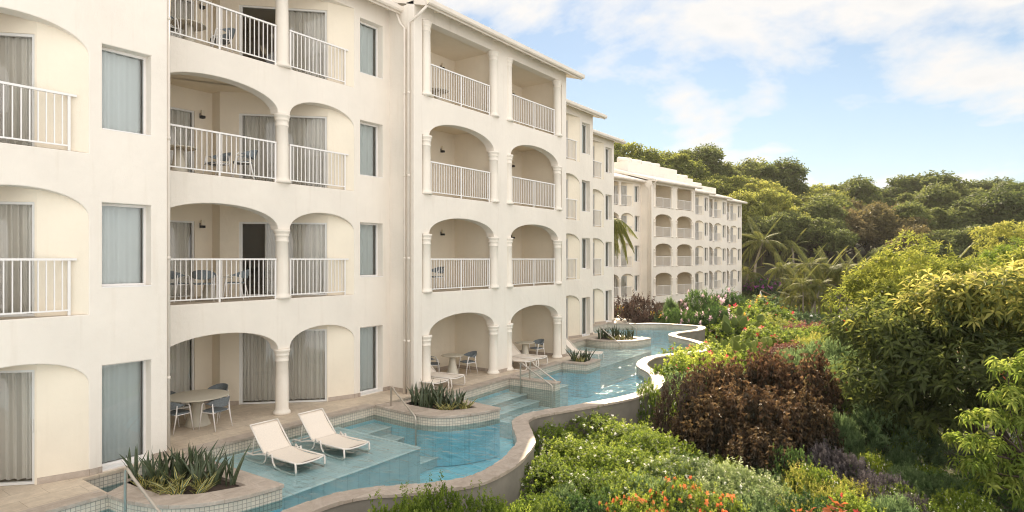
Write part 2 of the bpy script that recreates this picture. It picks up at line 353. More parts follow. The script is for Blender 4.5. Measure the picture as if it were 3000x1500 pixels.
# ================================================================== HOTEL BUILDINGS
# module frame: x outward from the facade (0 = facade face), y along it, z up
W_B,W_C=7.3,9.12; T=.35
def curve_wall(name,outer,holes,mat,bev=.018):
    cu=bpy.data.curves.new(name,'CURVE'); cu.dimensions='2D'; cu.fill_mode='BOTH'; cu.extrude=T/2-bev; cu.bevel_depth=bev; cu.bevel_resolution=1; cu.offset=-bev
    for pl in [outer]+holes:
        sp=cu.splines.new('POLY'); sp.points.add(len(pl)-1); sp.use_cyclic_u=True; sp.use_smooth=False
        for p,(y,z) in zip(sp.points,pl): p.co=(y,z,0,1)
    o=bpy.data.objects.new(name,cu); C.objects.link(o); bpy.context.view_layer.update()
    me=bpy.data.meshes.new_from_object(o.evaluated_get(bpy.context.evaluated_depsgraph_get()))
    bpy.data.objects.remove(o); bpy.data.curves.remove(cu)
    n=len(me.vertices); co=np.empty(n*3); me.vertices.foreach_get('co',co); co=co.reshape(-1,3)
    me.vertices.foreach_set('co',np.stack([co[:,2]-T/2,co[:,0],co[:,1]],1).ravel()); me.name=name
    me.materials.clear(); me.materials.append(mat); me.update(); return me
def arc_pts(y0,y1,zs,rise,n=22,flip=False):
    c=(y0+y1)/2; a=(y1-y0)/2
    return [(c-a*math.cos(PI*k/n),zs+rise*math.sin(PI*k/n)**.92) for k in range(n+1)]
LV=[0,3.1,6.2,9.3]
def levels(far): return ([-3.1] if far else [])+LV
def spec(z,far):
    if z==9.3: return None
    if far and z==-3.1: return None
    if z==0 and not far: return (1.75,.58,.52)
    return (1.85,.57,.52)
def B_holes(far):
    H=[]
    for z in levels(far):
        sp=spec(z,far); zb=z if z!=0 or far else -.06
        if sp is None:
            top=z+2.36
            H.append([(.15,zb),(.15,top),(5.85,top),(5.85,zb)])
        else:
            zs,r1,r2=sp; zs+=z
            H.append([(.15,zb)]+arc_pts(.15,3.3,zs,r1)+arc_pts(3.66,5.85,zs,r2)+[(5.85,zb)])
        H.append([(6.08,z+(.52 if not(z==0 and not far) else .04)),(6.08,z+(2.17 if z!=0 or far else 2.08)),(6.98,z+(2.17 if z!=0 or far else 2.08)),(6.98,z+(.52 if not(z==0 and not far) else .04))])
    return H
def C_holes(far):
    H=[]
    for z in levels(far):
        sp=spec(z,far); zb=z if z!=0 or far else -.06
        for a,b,c,d in ((.36,.68,4.04,4.26),(4.86,5.08,8.44,8.76)):
            if sp is None: H.append([(a,zb),(a,z+2.36),(d,z+2.36),(d,zb)])
            else:
                zs=sp[0]+z; H.append([(a,zb),(a,zs)]+arc_pts(b,c,zs,sp[1])+[(d,zs),(d,zb)])
    return H
MESH={}
for far in (False,True):
    zb=-4.4 if far else -.5
    MESH['Bwall',far]=curve_wall('facade_wall',[(0,zb),(W_B,zb),(W_B,12.12),(0,12.12)],B_holes(far),M['stucco'])
    MESH['Cwall',far]=curve_wall('facade_wall',[(0,zb),(W_C,zb),(W_C,12.12),(0,12.12)],C_holes(far),M['stucco'])
# plan outlines of the balcony rooms: list of wall runs, each (p, q, [openings (a,b,height)])
DZ=2.12
B_RUN=[((-T,.13),(-2.74,.13),[]),((-2.74,.13),(-2.74,2.98),[(.55,2.35)]),((-2.74,2.98),(-2.33,2.98),[]),
       ((-2.33,2.98),(-.25,5.10),[(.51,2.93)]),((-.25,5.10),(-.012,5.87),[])]
def C_RUN(y0): return [((-T,y0),(-2.1,y0),[]),((-2.1,y0),(-2.1,y0+3.96),[(.55,2.45)]),((-2.1,y0+3.96),(-T,y0+3.96),[])]
def run_walls(mb,runs,z0,z1):
    for p,q,ops in runs:
        P=Vector((*p,0)); Q=Vector((*q,0)); L=(Q-P).length; d=(Q-P)/L
        def w(a,b,za,zb_):
            A=P+d*a; B=P+d*b; mb.quad((A.x,A.y,za),(B.x,B.y,za),(B.x,B.y,zb_),(A.x,A.y,zb_))
        e=0
        for a,b in ops: w(e,a,z0,z1); w(a,b,z0+DZ,z1); e=b
        w(e,L,z0,z1)
        # reveals of the door openings
        for a,b in ops:
            nx=Vector((-d.y,d.x,0))*.09
            for t_ in (a,b):
                A=P+d*t_; Bq=A+nx; mb.quad((A.x,A.y,z0),(Bq.x,Bq.y,z0),(Bq.x,Bq.y,z0+DZ),(A.x,A.y,z0+DZ))
            A=P+d*a; B=P+d*b; mb.quad((A.x,A.y,z0+DZ),(B.x,B.y,z0+DZ),(B.x+nx.x,B.y+nx.y,z0+DZ),(A.x+nx.x,A.y+nx.y,z0+DZ))
def skirt(mb,runs,z):
    for p,q,ops in runs:
        P=Vector((*p,0)); Q=Vector((*q,0)); L=(Q-P).length; d=(Q-P)/L; nx=Vector((d.y,-d.x,0))*.014
        e=0; segs=[]
        for a,b in ops: segs.append((e,a)); e=b
        segs.append((e,L))
        for a,b in segs:
            if b-a<.04: continue
            A=P+d*(a+.002); B=P+d*(b-.002)
            vs=[(A.x,A.y,z),(B.x,B.y,z),(B.x+nx.x,B.y+nx.y,z),(A.x+nx.x,A.y+nx.y,z)]
            mb.add(vs+[(v[0],v[1],z+.12) for v in vs],[(4,5,6,7),(2,3,7,6),(0,3,7,4),(1,2,6,5)])
def balcony_meshes(kind):
    w=MB(); cl=MB(); fl=MB(); CZ=2.72
    if kind=='B':
        run_walls(w,B_RUN,.0,CZ); poly=[(-T+.03,.13),(-2.74,.13),(-2.74,2.98),(-2.33,2.98),(-.25,5.1),(-.02,5.87),(-T+.03,5.87)]
        poly=[(-.02,.15),(-2.74,.13),(-2.74,2.98),(-2.33,2.98),(-.25,5.1),(-.02,5.84)]
        polys=[poly]
    else:
        polys=[]
        for y0 in (.33,4.83): run_walls(w,C_RUN(y0),0,CZ); polys.append([(-.02,y0+.04),(-2.1,y0),(-2.1,y0+3.96),(-.02,y0+3.92)])
    for pl in polys:
        n=len(pl); cl.add([(x if x<-.05 else -T+.02,y,CZ) for x,y in pl],[tuple(range(n))])
        fl.add([(x,y,.004) for x,y in pl],[tuple(range(n))])
    return w.mesh('balcony_wall',M['stucco_inner']),cl.mesh('balcony_ceiling',M['ceiling_paint']),fl.mesh('balcony_floor',M['terrace_stone'])
MESH['Bb']=balcony_meshes('B'); MESH['Cb']=balcony_meshes('C')
def pieces(mb):
    out=[]; 
    i=0
    while i<len(mb.f):
        k=4 if len(mb.f)-i>=4 else len(mb.f)-i
        # a run piece has 4 faces on 8 vertices, a box 6
        b=min(mb.f[i])//8*8; nf=sum(1 for f in mb.f[i:i+6] if min(f)>=b and max(f)<b+8)
        q=MB(); q.v=mb.v[b:b+8]; q.f=[[x-b for x in f] for f in mb.f[i:i+nf]]; q.mi=[0]*nf; out.append(q.mesh('skirting',M['coping_stone'])); i+=nf
    return out
mb=MB(); skirt(mb,B_RUN,0); mb.box(-.02,.014,5.87,6.075,0,.12).box(-.02,.014,6.985,7.3,0,.12).box(-.3,.014,.0,.14,0,.12); MESH['Bskirt']=pieces(mb)
mb=MB(); skirt(mb,C_RUN(.33),0); skirt(mb,C_RUN(4.83),0)
for a,b in ((0,.355),(4.265,4.855),(8.765,9.12)): mb.box(-.3,.014,a,b,0,.12)
mb.box(-1.3,-.3,-.014,.05,0,.12)
MESH['Cskirt']=pieces(mb)
def col_mesh(h):
    r=.172; p=[(r+.055,0),(r+.055,.05),(r+.045,.075),(r+.02,.10),(r+.008,.13),(r,.16),(r*.985,h*.5),(r*.93,h-.34),(r*.96,h-.335),(r*1.02,h-.32),(r*1.02,h-.295),(r*.96,h-.28),(r*.96,h-.2),
       (r*1.0,h-.19),(r*1.1,h-.165),(r*1.1,h-.14),(r*1.04,h-.125),(r*1.12,h-.10),(r*1.2,h-.06),(r*1.25,h-.05),(r*1.25,h)]
    m=MB().lathe(p,22).mesh('column',M['column_paint'],True); return m
COL={}
def column_mesh(h):
    k=round(h,3)
    if k not in COL: COL[k]=col_mesh(h)
    return COL[k]
def railing_mesh(L,mid=True,over=0.0):
    """runs along +y from 0..L; returns railing mesh (posts, bars, lower rail) and handrail mesh"""
    a=MB(); n=max(2,round(L/.122)); posts=[.02,L-.02]+([L*.5] if mid else [])
    a.box(-.014,.014,.0,L,.085,.115)
    for i in range(1,n):
        y=L*i/n
        if min(abs(y-p) for p in posts)<.04: continue
        a.box(-.010,.010,y-.0095,y+.0095,.115,1.035)
    for k,p in enumerate(posts): a.box(-.021,.021,p-.021,p+.021,-.07 if (k==2) else .0,1.035)
    h=MB().box(-.03,.03,-.01,L+over,1.037,1.078)
    return a.mesh('railing',M['white_metal']),h.mesh('handrail',M['white_metal'])
RAIL={'B1':railing_mesh(3.10),'B2':railing_mesh(1.88,False,.10),'C':railing_mesh(3.13)}
def door_meshes(w,openfrac,seed):
    """opening width w along +y, outward +x.  openfrac: share of the width left without curtain"""
    r=random.Random(seed); fr=MB(); f=.055; h=DZ
    fr.box(-.05,.02,0,w,h-f,h).box(-.05,.03,0,w,0,.045)
    fr.box(-.05,.02,0,f,.045,h-f).box(-.05,.02,w-f,w,.045,h-f)
    fr.box(-.03,.012,w*.5-.035,w*.5+.035,.045,h-f)
    fr.box(.0,.008,f,f+.035,.045,h-f).box(-.02,.004,w*.5+.035,w*.5+.06,.045,h-f)
    fr.box(.02,.035,w-f+.012,w-f+.03,.95,1.2)
    gl=MB(); gl.quad((-.018,f,.045),(-.018,w-f,.045),(-.018,w-f,h-f),(-.018,f,h-f))
    cu=MB(); y0,y1=f+openfrac*w,w-.02; n=int((y1-y0)/.02); pts=[]; ph=r.uniform(0,6)
    amp=[.5+.5*r.random() for _ in range(40)]
    for i in range(n+1):
        y=y0+(y1-y0)*i/n; k=y*44+1.6*math.sin(y*5+ph)+ph
        pts.append((-.13+.05*amp[int(y*12)%40]*math.sin(k)+.016*math.sin(k*2.3+1),y))
    for i in range(n): 
        (xa,ya),(xb,yb)=pts[i],pts[i+1]; cu.quad((xa*1.15,ya,.05),(xb*1.15,yb,.05),(xb,yb,h-.03),(xa,ya,h-.03))
    return fr.mesh('sliding_door',M['alu_frame']),gl.mesh('glass_pane',M['door_glass']),cu.mesh('curtain',M['curtain_grey'],True)
DOOR={}
for k,w in (('B1',1.80),('B2',2.42),('C',1.90)):
    for v,of in enumerate((0,.0,.42,.25)): DOOR[k,v]=door_meshes(w,of,v*7+len(k))
def window_meshes(h,full):
    w=.90; fr=MB(); f=.045; x0=-.30
    fr.box(x0,x0+.06,0,w,h-f,h).box(x0,x0+.06,0,w,0,f).box(x0,x0+.06,0,f,f,h-f).box(x0,x0+.06,w-f,w,f,h-f)
    gl=MB(); gl.quad((x0+.026,f,f),(x0+.026,w-f,f),(x0+.026,w-f,h-f),(x0+.026,f,h-f))
    cu=MB(); n=60; pts=[]
    for i in range(n+1):
        y=.03+(w-.06)*i/n; pts.append((x0-.10+.022*math.sin(y*34+2*math.sin(y*4)),y))
    for i in range(n): (xa,ya),(xb,yb)=pts[i],pts[i+1]; cu.quad((xa,ya,.03),(xb,yb,.03),(xb,yb,h-.02),(xa,ya,h-.02))
    si=MB().box(-.235,.004,.0,w,-.018,.004)
    return fr.mesh('window',M['white_metal']),gl.mesh('glass_pane',M['window_glass']),cu.mesh('curtain',M['curtain_white'],True),si.mesh('sill',M['white_metal'])
WIN={False:window_meshes(1.65,False),True:window_meshes(2.04,True)}
def wall_light_mesh():
    b=MB().box(0,.05,-.05,.05,-.06,.08).box(.05,.13,-.055,.055,-.06,.01); s=MB().box(.045,.125,-.045,.045,.012,.16)
    return b.mesh('wall_light',M['black_plastic']),s.mesh('lamp_shade',M['lamp_glass'])
LIGHT=wall_light_mesh()
def shell_mesh(W,zb):
    m=MB(); D=9.0
    m.box(-D,-T+.02,.003,.2,zb,12.06).box(-D,-T+.02,W-.2,W-.003,zb,12.06).box(-D,-D+.2,.2,W-.2,zb,12.06)
    return m.mesh('side_wall',M['stucco'])
def slab_mesh(W,far):
    m=MB()
    for z in levels(far)+[12.05]:
        if z==(-3.1 if far else 0): continue
        m.box(-8.8,-T+.02,.2,W-.2,z-.3,z-.005)
    return m.mesh('floor_slab',M['stucco_inner'])
def roof_meshes(W,left,right,pitch=.30):
    """mono pitched roof with rafter tails, fascia and gutter; left/right verge overhang"""
    y0,y1=-left,W+right; e=.52; D=6.0; z0=12.02; zr=z0+(e+D)*pitch
    r=MB(); 
    def slab(x0,x1,ya,yb,za,zb_,t):
        return [(x0,ya,za),(x1,ya,zb_),(x1,yb,zb_),(x0,yb,za),(x0,ya,za+t),(x1,ya,zb_+t),(x1,yb,zb_+t),(x0,yb,za+t)]
    FS=[(0,3,2,1),(4,5,6,7),(0,1,5,4),(1,2,6,5),(2,3,7,6),(3,0,4,7)]
    r.add(slab(-D,e,y0,y1,zr,z0,.06),FS,None,0)
    n=int((y1-y0)/.30)
    for i in range(n+1):            # standing seams of the sheet roofing
        y=y0+.02+(y1-y0-.06)*i/n; r.add(slab(-D,e,y,y+.025,zr+.06,z0+.06,.035),FS,None,0)
    s=MB().add(slab(-T,e-.03,y0+.02,y1-.02,z0+(e+T)*pitch-.03,z0+.005-.03,.028),FS)
    t=y0+.25
    while t<y1-.1: s.add(slab(-.02,e-.05,t,t+.06,z0+e*pitch-.14,z0-.115,.085),FS); t+=.62
    f=MB().box(e-.028,e+.0,y0+.005,y1-.005,z0-.20,z0-.005)
    for yy in (y0,y1-.03): f.add(slab(-D,e-.03,yy,yy+.03,zr-.17,z0-.17,.165),FS)
    g=MB(); prof=[(e+.004,z0-.03),(e+.004,z0-.12),(e+.03,z0-.15),(e+.09,z0-.15),(e+.125,z0-.11),(e+.135,z0+.0),(e+.12,z0+.0),(e+.105,z0-.10),(e+.03,z0-.13),(e+.02,z0-.03)]
    n=len(prof); vs=[(x,yy,z) for yy in (y0,y1) for x,z in prof]
    g.add(vs,[(i,(i+1)%n,n+(i+1)%n,n+i) for i in range(n)]+[tuple(range(n)),tuple(range(2*n-1,n-1,-1))])
    return r.mesh('roof',M['roof_metal']),s.mesh('rafter_soffit',M['soffit']),f.mesh('fascia',M['gutter_paint']),g.mesh('gutter',M['gutter_paint'])
def place_door(b,k,v,runs,idx,ox,oy,z,op):
    p,q,ops=runs[idx]; P=Vector((*p,0)); d=(Vector((*q,0))-P).normalized(); a=ops[0][0]; A=P+d*a
    ang=math.atan2(d.y,d.x)-PI/2
    fr,gl,cu=DOOR[k,v]; n=Vector((d.y,-d.x,0))*-.05
    o=inst('sliding_door',fr,b,(ox+A.x+n.x,oy+A.y+n.y,z+.006),ang); inst('glass_pane',gl,o); inst('curtain',cu,o)
def block(b,kind,ox,oy,far,rl,rr,var,nolight=False):
    """one stack of hotel rooms as parts of building b"""
    W=W_B if kind=='B' else W_C
    inst('facade_wall',MESH[kind+'wall',far],b,(ox,oy,0))
    inst('side_wall',shell_mesh(W,-4.4 if far else -.5),b,(ox,oy,0)); inst('floor_slab',slab_mesh(W,far),b,(ox,oy,0))
    ro=roof_meshes(W,rl,rr); r=inst('roof',ro[0],b,(ox,oy,0)); inst('rafter_soffit',ro[1],r); inst('fascia',ro[2],r); inst('gutter',ro[3],r)
    bw,bc,bf=MESH[kind+'b']
    for li,z in enumerate(levels(far)):
        inst('balcony_wall',bw,b,(ox,oy,z)); inst('balcony_ceiling',bc,b,(ox,oy,z))
        if z!=0 or far: inst('balcony_floor',bf,b,(ox,oy,z))
        else:
            for q in MESH[kind+'skirt']: inst('skirting',q,b,(ox,oy,.002))
        sp=spec(z,far); h=(sp[0] if sp else 2.36)-.003
        rails = z>0 or (far and z==0)
        def rail(k,y,x=-.055):
            o=inst('railing',RAIL[k][0],b,(ox+x,oy+y,z)); inst('handrail',RAIL[k][1],o)
        v=lambda i:var[(li*3+i)%len(var)]
        if kind=='B':
            inst('column',column_mesh(h),b,(ox-.10,oy+3.48,z+.003))
            if rails: rail('B1',.17); rail('B2',3.68)
            place_door(b,'B1',v(0),B_RUN,1,ox,oy,z,0); place_door(b,'B2',v(1),B_RUN,3,ox,oy,z,0)
            full=(z==0 and not far); wz=z+(.04 if full else .52); wf,wg,wc,ws=WIN[full]
            w=inst('window',wf,b,(ox,oy+6.08,wz)); inst('glass_pane',wg,w); inst('curtain',wc,w); inst('sill',ws,w)
            if z>0 or far: l=inst('wall_light',LIGHT[0],b,(ox-2.735,oy+2.66,z+2.0)); inst('lamp_shade',LIGHT[1],l)
        else:
            for i,(y0,c1,c2,rs) in enumerate(((.33,.60,4.12,.72),(4.83,5.0,8.52,5.26))):
                inst('column',column_mesh(h),b,(ox-.10,oy+c1,z+.003)); inst('column',column_mesh(h),b,(ox-.10,oy+c2,z+.003))
                if rails: rail('C',rs-.01 if i==0 else rs-.14)
                place_door(b,'C',v(i),C_RUN(y0),1,ox,oy,z,0)
                if z>0: l=inst('wall_light',LIGHT[0],b,(ox-2.095,oy+y0+3.2,z+2.0)); inst('lamp_shade',LIGHT[1],l)
# ---- near building
XF=-13.5
near=thing('hotel_building','cream stucco hotel building with arched balconies rising beside the curving pool','building',(XF,0,0))
BL=[('B',0,-1.04,(0,0,0,0,1)),('B',-1.1,6.3,(1,0,0,1,3,0,2,1,2,2,2,2)),('C',0,13.55,(1,0,0,2,2,0,0,1)),('B',-2.65,22.66,(0,1,0,0)),('B',-5.0,29.96,(1,0,0,1))]
for k,ox,oy,var in BL: block(near,k,ox,oy,False,.0 if k=='C' else .0,.45,var)
# downpipes, joined to the gutters where the blocks step
def downpipe(b,x,y,ztop,zbot=0,elbow=None):
    m=MB(); pts=[(x,y,zbot),(x,y,ztop)]
    if elbow: pts+= [((x+elbow[0])/2,(y+elbow[1])/2,ztop+.16),elbow]
    m.tube(pts,.042,10)
    for z in np.arange(zbot+1.6,ztop-.3,2.55): m.tube([(x,y,z),(x,y,z+.07)],.05,10)
    return m.build('downpipe',M['gutter_paint'],b,True)
downpipe(near,-.16,13.55-.075,11.45,0,(.52,13.60,11.86)); downpipe(near,-.33,13.55-.085,11.3,0,(-.62,13.40,11.8))
downpipe(near,-.10,6.26+.06,11.6,0); downpipe(near,-2.55,22.60,11.5,0)
# ---- far building, turned a little and standing one storey lower
far=thing('hotel_building','distant white hotel wing with four storeys of arched balconies below the wooded hill','building',(-25.5,60.0,.26),R(-9))
for k,ox,oy,var in (('B',-1.3,-7.25,(0,2,0)),('C',0,0,(0,1)),('B',-2.0,9.12,(0,0,1,2)),('B',-3.2,16.42,(0,1)),('B',-4.45,23.72,(0,0,2))):
    block(far,k,ox,oy,True,.0,.5,var)
downpipe(far,-.16,-.075,11.45,-3,(.52,.05,11.86)); downpipe(far,-.4,-.085,11.3,-3,(-.8,-.2,11.8))
def parapet(x0,x1,ya,yb,zt,caps):
    m=MB().box(x0,x1,ya,yb,12.2,zt); 
    o=m.build('roof_parapet',M['stucco'],far)
    for c in caps:
        t=MB().tube([(x1+.02,c,zt+.02),(x1-1.6,c,zt+.32)],[.32,.32],14); t.build('roof_vent',M['stucco'],o,True)
parapet(-8.8,-5.0,3.1,13.8,15.0,(3.5,5.6,7.6,9.5)); parapet(-8.8,-5.3,13.8,16.2,14.0,()); parapet(-8.8,-5.6,16.2,18.9,14.4,(17.2,)); parapet(-8.8,-5.9,18.9,26.0,13.8,(21.5,))
parapet(-8.8,-6.0,-6.5,-1.2,13.9,())
# ================================================================== TERRACE, POOL
WATER_Z=-.27
inner=[(-8.6,1.5),(-8.95,3.4),(-9.02,4.9),(-9.02,5.98),(-9.0,6.83),(-8.74,7.5),(-8.1,8.2),(-7.63,8.91),(-7.56,9.46),(-7.66,10.2),(-7.88,10.85),(-8.11,11.41),(-8.5,11.9),(-8.98,12.45),(-9.3,12.9),(-9.42,13.5),(-9.28,14.12),(-8.95,15.0),(-8.6,15.95),(-8.28,16.9),(-8.11,17.9),(-8.15,18.8),(-8.4,19.75),(-8.76,20.54),(-9.25,21.3),(-9.85,21.95),(-10.28,22.65),(-10.55,23.5),(-10.68,24.6),(-10.45,25.55),(-10.05,26.4),(-9.72,27.1),(-9.6,28.0),(-9.85,29.1),(-10.45,30.1),(-11.34,30.99),(-12.2,31.65),(-12.75,32.3),(-13.0,33.1),(-12.92,34.0),(-12.62,35.0),(-12.52,36.0),(-12.72,37.0),(-13.1,37.6),(-14.0,37.62),(-15.0,37.6),(-15.8,37.35),(-16.5,36.62),(-17.3,36.35),(-18.2,35.72)]
INN=catmull(inner,5); COP=.43
OUT=offset(INN,-COP); MID=offset(INN,-.21)
coping_top=.0
pw=thing('pool_wall','curving dark concrete outer wall of the pool with a pale stone coping on top','wall',(-8.5,14,0))
def rel(P,o): return [(x-o[0],y-o[1]) for x,y in P]
O=(-8.5,14)
a=rel(offset(INN,-.03),O); b=rel(offset(INN,-COP+.035),O)
MB().ribbon(a,b,-2.6,-.062).build('pool_wall',M['concrete_dark'],pw,False,True).name='wall'
c=MB().ribbon(rel(INN,O),rel(OUT,O),-.06,.0); bevel(c.build('coping',M['coping_stone'],pw,False,True),.008,1)
MB().ribbon(rel(offset(INN,-.012),O),rel(offset(INN,-.029),O),-.42,-.0605).build('tile_band',M['pool_tile'],pw); MB().ribbon(rel(offset(INN,-.02),O),rel(offset(INN,-.029),O),-1.5,-.42).build('basin_side',M['pool_deep'],pw)
# terrace body
edge=[(-12.2,-8),(-12.2,4.64)]
pl1=[(-12.2,4.65),(-11.74,4.70),(-11.34,4.80),(-10.9,4.98),(-10.5,5.32),(-10.2,5.9),(-10.06,6.70),(-13.42,6.60)]
pl2=[(-13.42,11.90),(-12.42,11.86),(-11.63,11.90),(-11.1,12.08),(-10.75,12.45),(-10.48,13.0),(-10.31,13.69),(-12.55,13.95)]
pl3=[(-12.88,21.30),(-11.86,21.46),(-11.94,22.78),(-12.95,22.70)]
pl4=[(-15.62,28.20),(-14.9,28.02),(-14.3,28.12),(-13.57,28.58),(-13.15,29.3),(-12.97,30.42),(-15.7,30.5)]
edge+=[(-13.42,4.66),(-13.42,11.9),(-13.42,13.9),(-12.55,13.95),(-12.75,17.5),(-12.9,21.3),(-12.95,22.7),(-15.25,22.85),(-15.62,28.2),(-15.7,30.5),(-17.9,30.6),(-18.05,33.5),(-18.22,35.72),(-18.0,36.6),(-18.0,39.5),(-34,39.5),(-34,-8)]
edge=[(-12.2,-8),(-12.2,4.66)]+edge[2:]
tm=MB().prism(edge,-.40,-.055); tm2=MB().prism(edge,-1.6,-.401); o=tm2.build('pool_side',M['pool_deep']); tag(o,kind='structure'); o=tm.build('terrace_edge',M['pool_tile']); tag(o,kind='structure'); 
t=MB().prism([(x+.015 if x>-30 else x,y) for x,y in edge],-.054,.0); o=t.build('terrace',M['terrace_stone']); tag(o,kind='structure')
# pale stone strip along the pool edge of the terrace
def strip(P,w=.36):
    m=MB().ribbon(P,offset(P,w),-.05,.0045); o=m.build('terrace_coping',M['coping_stone'],None,False,True); tag(o,kind='structure')
strip([(-12.16,-8),(-12.16,4.62)]); strip([(-13.385,6.64),(-13.385,11.86)]); strip([(-12.51,13.98),(-12.71,17.5),(-12.86,21.28)],.34); strip([(-15.21,22.9),(-15.58,28.2)]); strip([(-17.87,30.65),(-18.02,33.5),(-18.19,35.72)]); strip([(-12.98,22.735),(-15.2,22.87)],-.34)
# pool floor: deep basin, sun ledges, steps
pfp=[(x,y) for x,y in offset(INN,-.1)]+[(-19,36.2),(-19,-8),(-8.6,-8)]
pf=MB(); pf.add([(x,y,-1.35) for x,y in pfp],[tuple(range(len(pfp)))]); o=pf.build("pool_floor",M["pool_deep"]); tag(o,kind="structure")
def ledge(poly,z,mat='pool_ledge'):
    m=MB().prism(poly,-1.34,z); o=m.build('pool_ledge',M[mat]); tag(o,kind='structure')
    n=MB()
    for i in range(len(poly)):
        a_,b_=poly[i],poly[(i+1)%len(poly)]
        n.bar((*a_,z+.003),(*b_,z+.003),.08,.012)
    o=n.build('pool_nosing',M['pool_nosing']); tag(o,kind='structure')
ledge([(-13.43,6.55),(-10.28,6.55),(-10.34,10.58),(-13.43,10.58)],-.34)
for i,(xa,xb) in enumerate(((-13.43,-12.72),(-12.72,-12.2),(-12.2,-11.68),(-11.68,-11.15))):
    ledge([(xa,10.585),(xb,10.585),(xb,12.3 if i<2 else 12.2),(xa,12.3 if i<2 else 12.2)],-.50-.2*i)
ledge([(-13.4,13.9),(-12.0,14.0),(-12.0,17.5),(-13.4,17.5)],-.50)
for i,(xa,xb) in enumerate(((-12.0,-11.5),(-11.5,-11.0),(-11.0,-10.5))): ledge([(xa,15.2),(xb,15.2),(xb,17.5),(xa,17.5)],-.68-.18*i)
ledge([(-13.2,17.75),(-11.6,17.75),(-11.6,19.6),(-13.2,19.6)],-.50)
ledge([(-15.6,22.6),(-12.15,22.75),(-12.3,28.9),(-15.6,28.0)],-.42)
ledge([(-18.2,30.6),(-14.8,30.6),(-15.0,33.2),(-18.2,33.2)],-.42)
for i in range(3): ledge([(-18.2+1.0*i,33.25),(-17.2+i,33.25),(-17.2+i,35.6),(-18.2+i,35.6)],-.50-.2*i)
# water surface: bounded by the middle of the outer coping and by the terrace
wp=[(x,y) for x,y in MID]+[(-19,36.2),(-19,-8),(-8.4,-8)]
m=MB(); m.add([(x,y,WATER_Z) for x,y in wp],[tuple(range(len(wp)))]); 
bm=bmesh.new(); me=m.mesh('water',M['water']); bm.from_mesh(me); bmesh.ops.triangulate(bm,faces=bm.faces[:]); bmesh.ops.recalc_face_normals(bm,faces=bm.faces)
for f in bm.faces:
    if f.normal.z<0: f.normal_flip()
bm.to_mesh(me); bm.free(); o=bpy.data.objects.new('water',me); link(o); tag(o,kind='structure')
# ---------------- planters that reach out into the pool
def planter(outl,soil,label,loc):
    t=thing('planter',label,'planter',(*loc,0),0,'stone planters along the pool')
    O=loc; sm=outl; n=len(sm)
    w=MB().prism(rel(sm,O),-.42,-.05); w.build('tiled_wall',M['pool_tile'],t); MB().prism(rel(sm,O),-1.33,-.421).build('base',M['pool_deep'],t)
    # coping ring with the soil opening
    cu=bpy.data.curves.new('c','CURVE'); cu.dimensions='2D'; cu.fill_mode='BOTH'; cu.extrude=.028; cu.bevel_depth=.006; cu.bevel_resolution=1
    ex=offset(rel(sm,O),-.03,True)
    for P in (ex,rel(soil,O)):
        sp=cu.splines.new('POLY'); sp.points.add(len(P)-1); sp.use_cyclic_u=True; sp.use_smooth=False
        for p,q in zip(sp.points,P): p.co=(*q,0,1)
    ob=bpy.data.objects.new('c',cu); C.objects.link(ob); bpy.context.view_layer.update()
    me=bpy.data.meshes.new_from_object(ob.evaluated_get(bpy.context.evaluated_depsgraph_get())); bpy.data.objects.remove(ob); bpy.data.curves.remove(cu)
    me.materials.clear(); me.materials.append(M['coping_stone']); inst('coping',me,t,(0,0,-.025))
    s=MB(); s.add([(x,y,-.047) for x,y in rel(offset(soil,-.02,True),O)],[tuple(range(len(soil)))]); s.build('soil',M['soil'],t)
    return t
def smooth_front(P,a,b,n=5): return P[:a]+catmull(P[a:b],n)+P[b:]
P1=smooth_front(pl1,0,7); S1=[(-12.75,5.15)]+catmull([(-12.61,5.06),(-11.94,5.10),(-11.28,5.27),(-10.9,5.54),(-10.68,5.98),(-10.56,6.30)],5)+[(-11.3,6.26),(-12.7,6.2)]
P2=smooth_front(pl2,1,7); S2=[(-12.85,12.55)]+catmull([(-12.68,12.50),(-12.04,12.50),(-11.4,12.6),(-11.08,12.95),(-10.87,13.38)],5)+[(-11.35,13.48),(-12.8,13.5)]
P3=pl3; S3=[(-12.8,21.62),(-12.10,21.72),(-12.18,22.45),(-12.85,22.45)]
P4=smooth_front(pl4,0,6); S4=[(-15.4,28.6)]+catmull([(-14.9,28.42),(-14.3,28.5),(-13.8,28.85),(-13.5,29.4),(-13.45,29.95)],5)+[(-15.4,30.05)]
planter(P1,S1,'curved stone planter with tiled side nearest the camera, full of snake plants',(-11.4,5.7))
planter(P2,S2,'curved stone planter between the steps and the downpipe corner of the hotel',(-11.8,12.9))
planter(P3,S3,'small square stone planter beyond the double handrails',(-12.4,22.0))
planter(P4,S4,'rounded stone planter at the far end of the pool with a handrail beside it',(-14.3,29.3))
# low tiled wall that divides the pool steps
t=thing('divider_wall','low tiled wall with stone top jutting into the pool under the double handrails','wall',(-11.8,17.6,0))
MB().prism([(-1.0,-.11),(.92,-.05),(.90,.28),(-1.0,.12)],-.9,-.05).build('tiled_wall',M['pool_tile'],t)
bevel(MB().prism([(-1.02,-.14),(.95,-.08),(.93,.31),(-1.02,.15)],-.049,.003).build('coping',M['coping_stone'],t),.006,1)
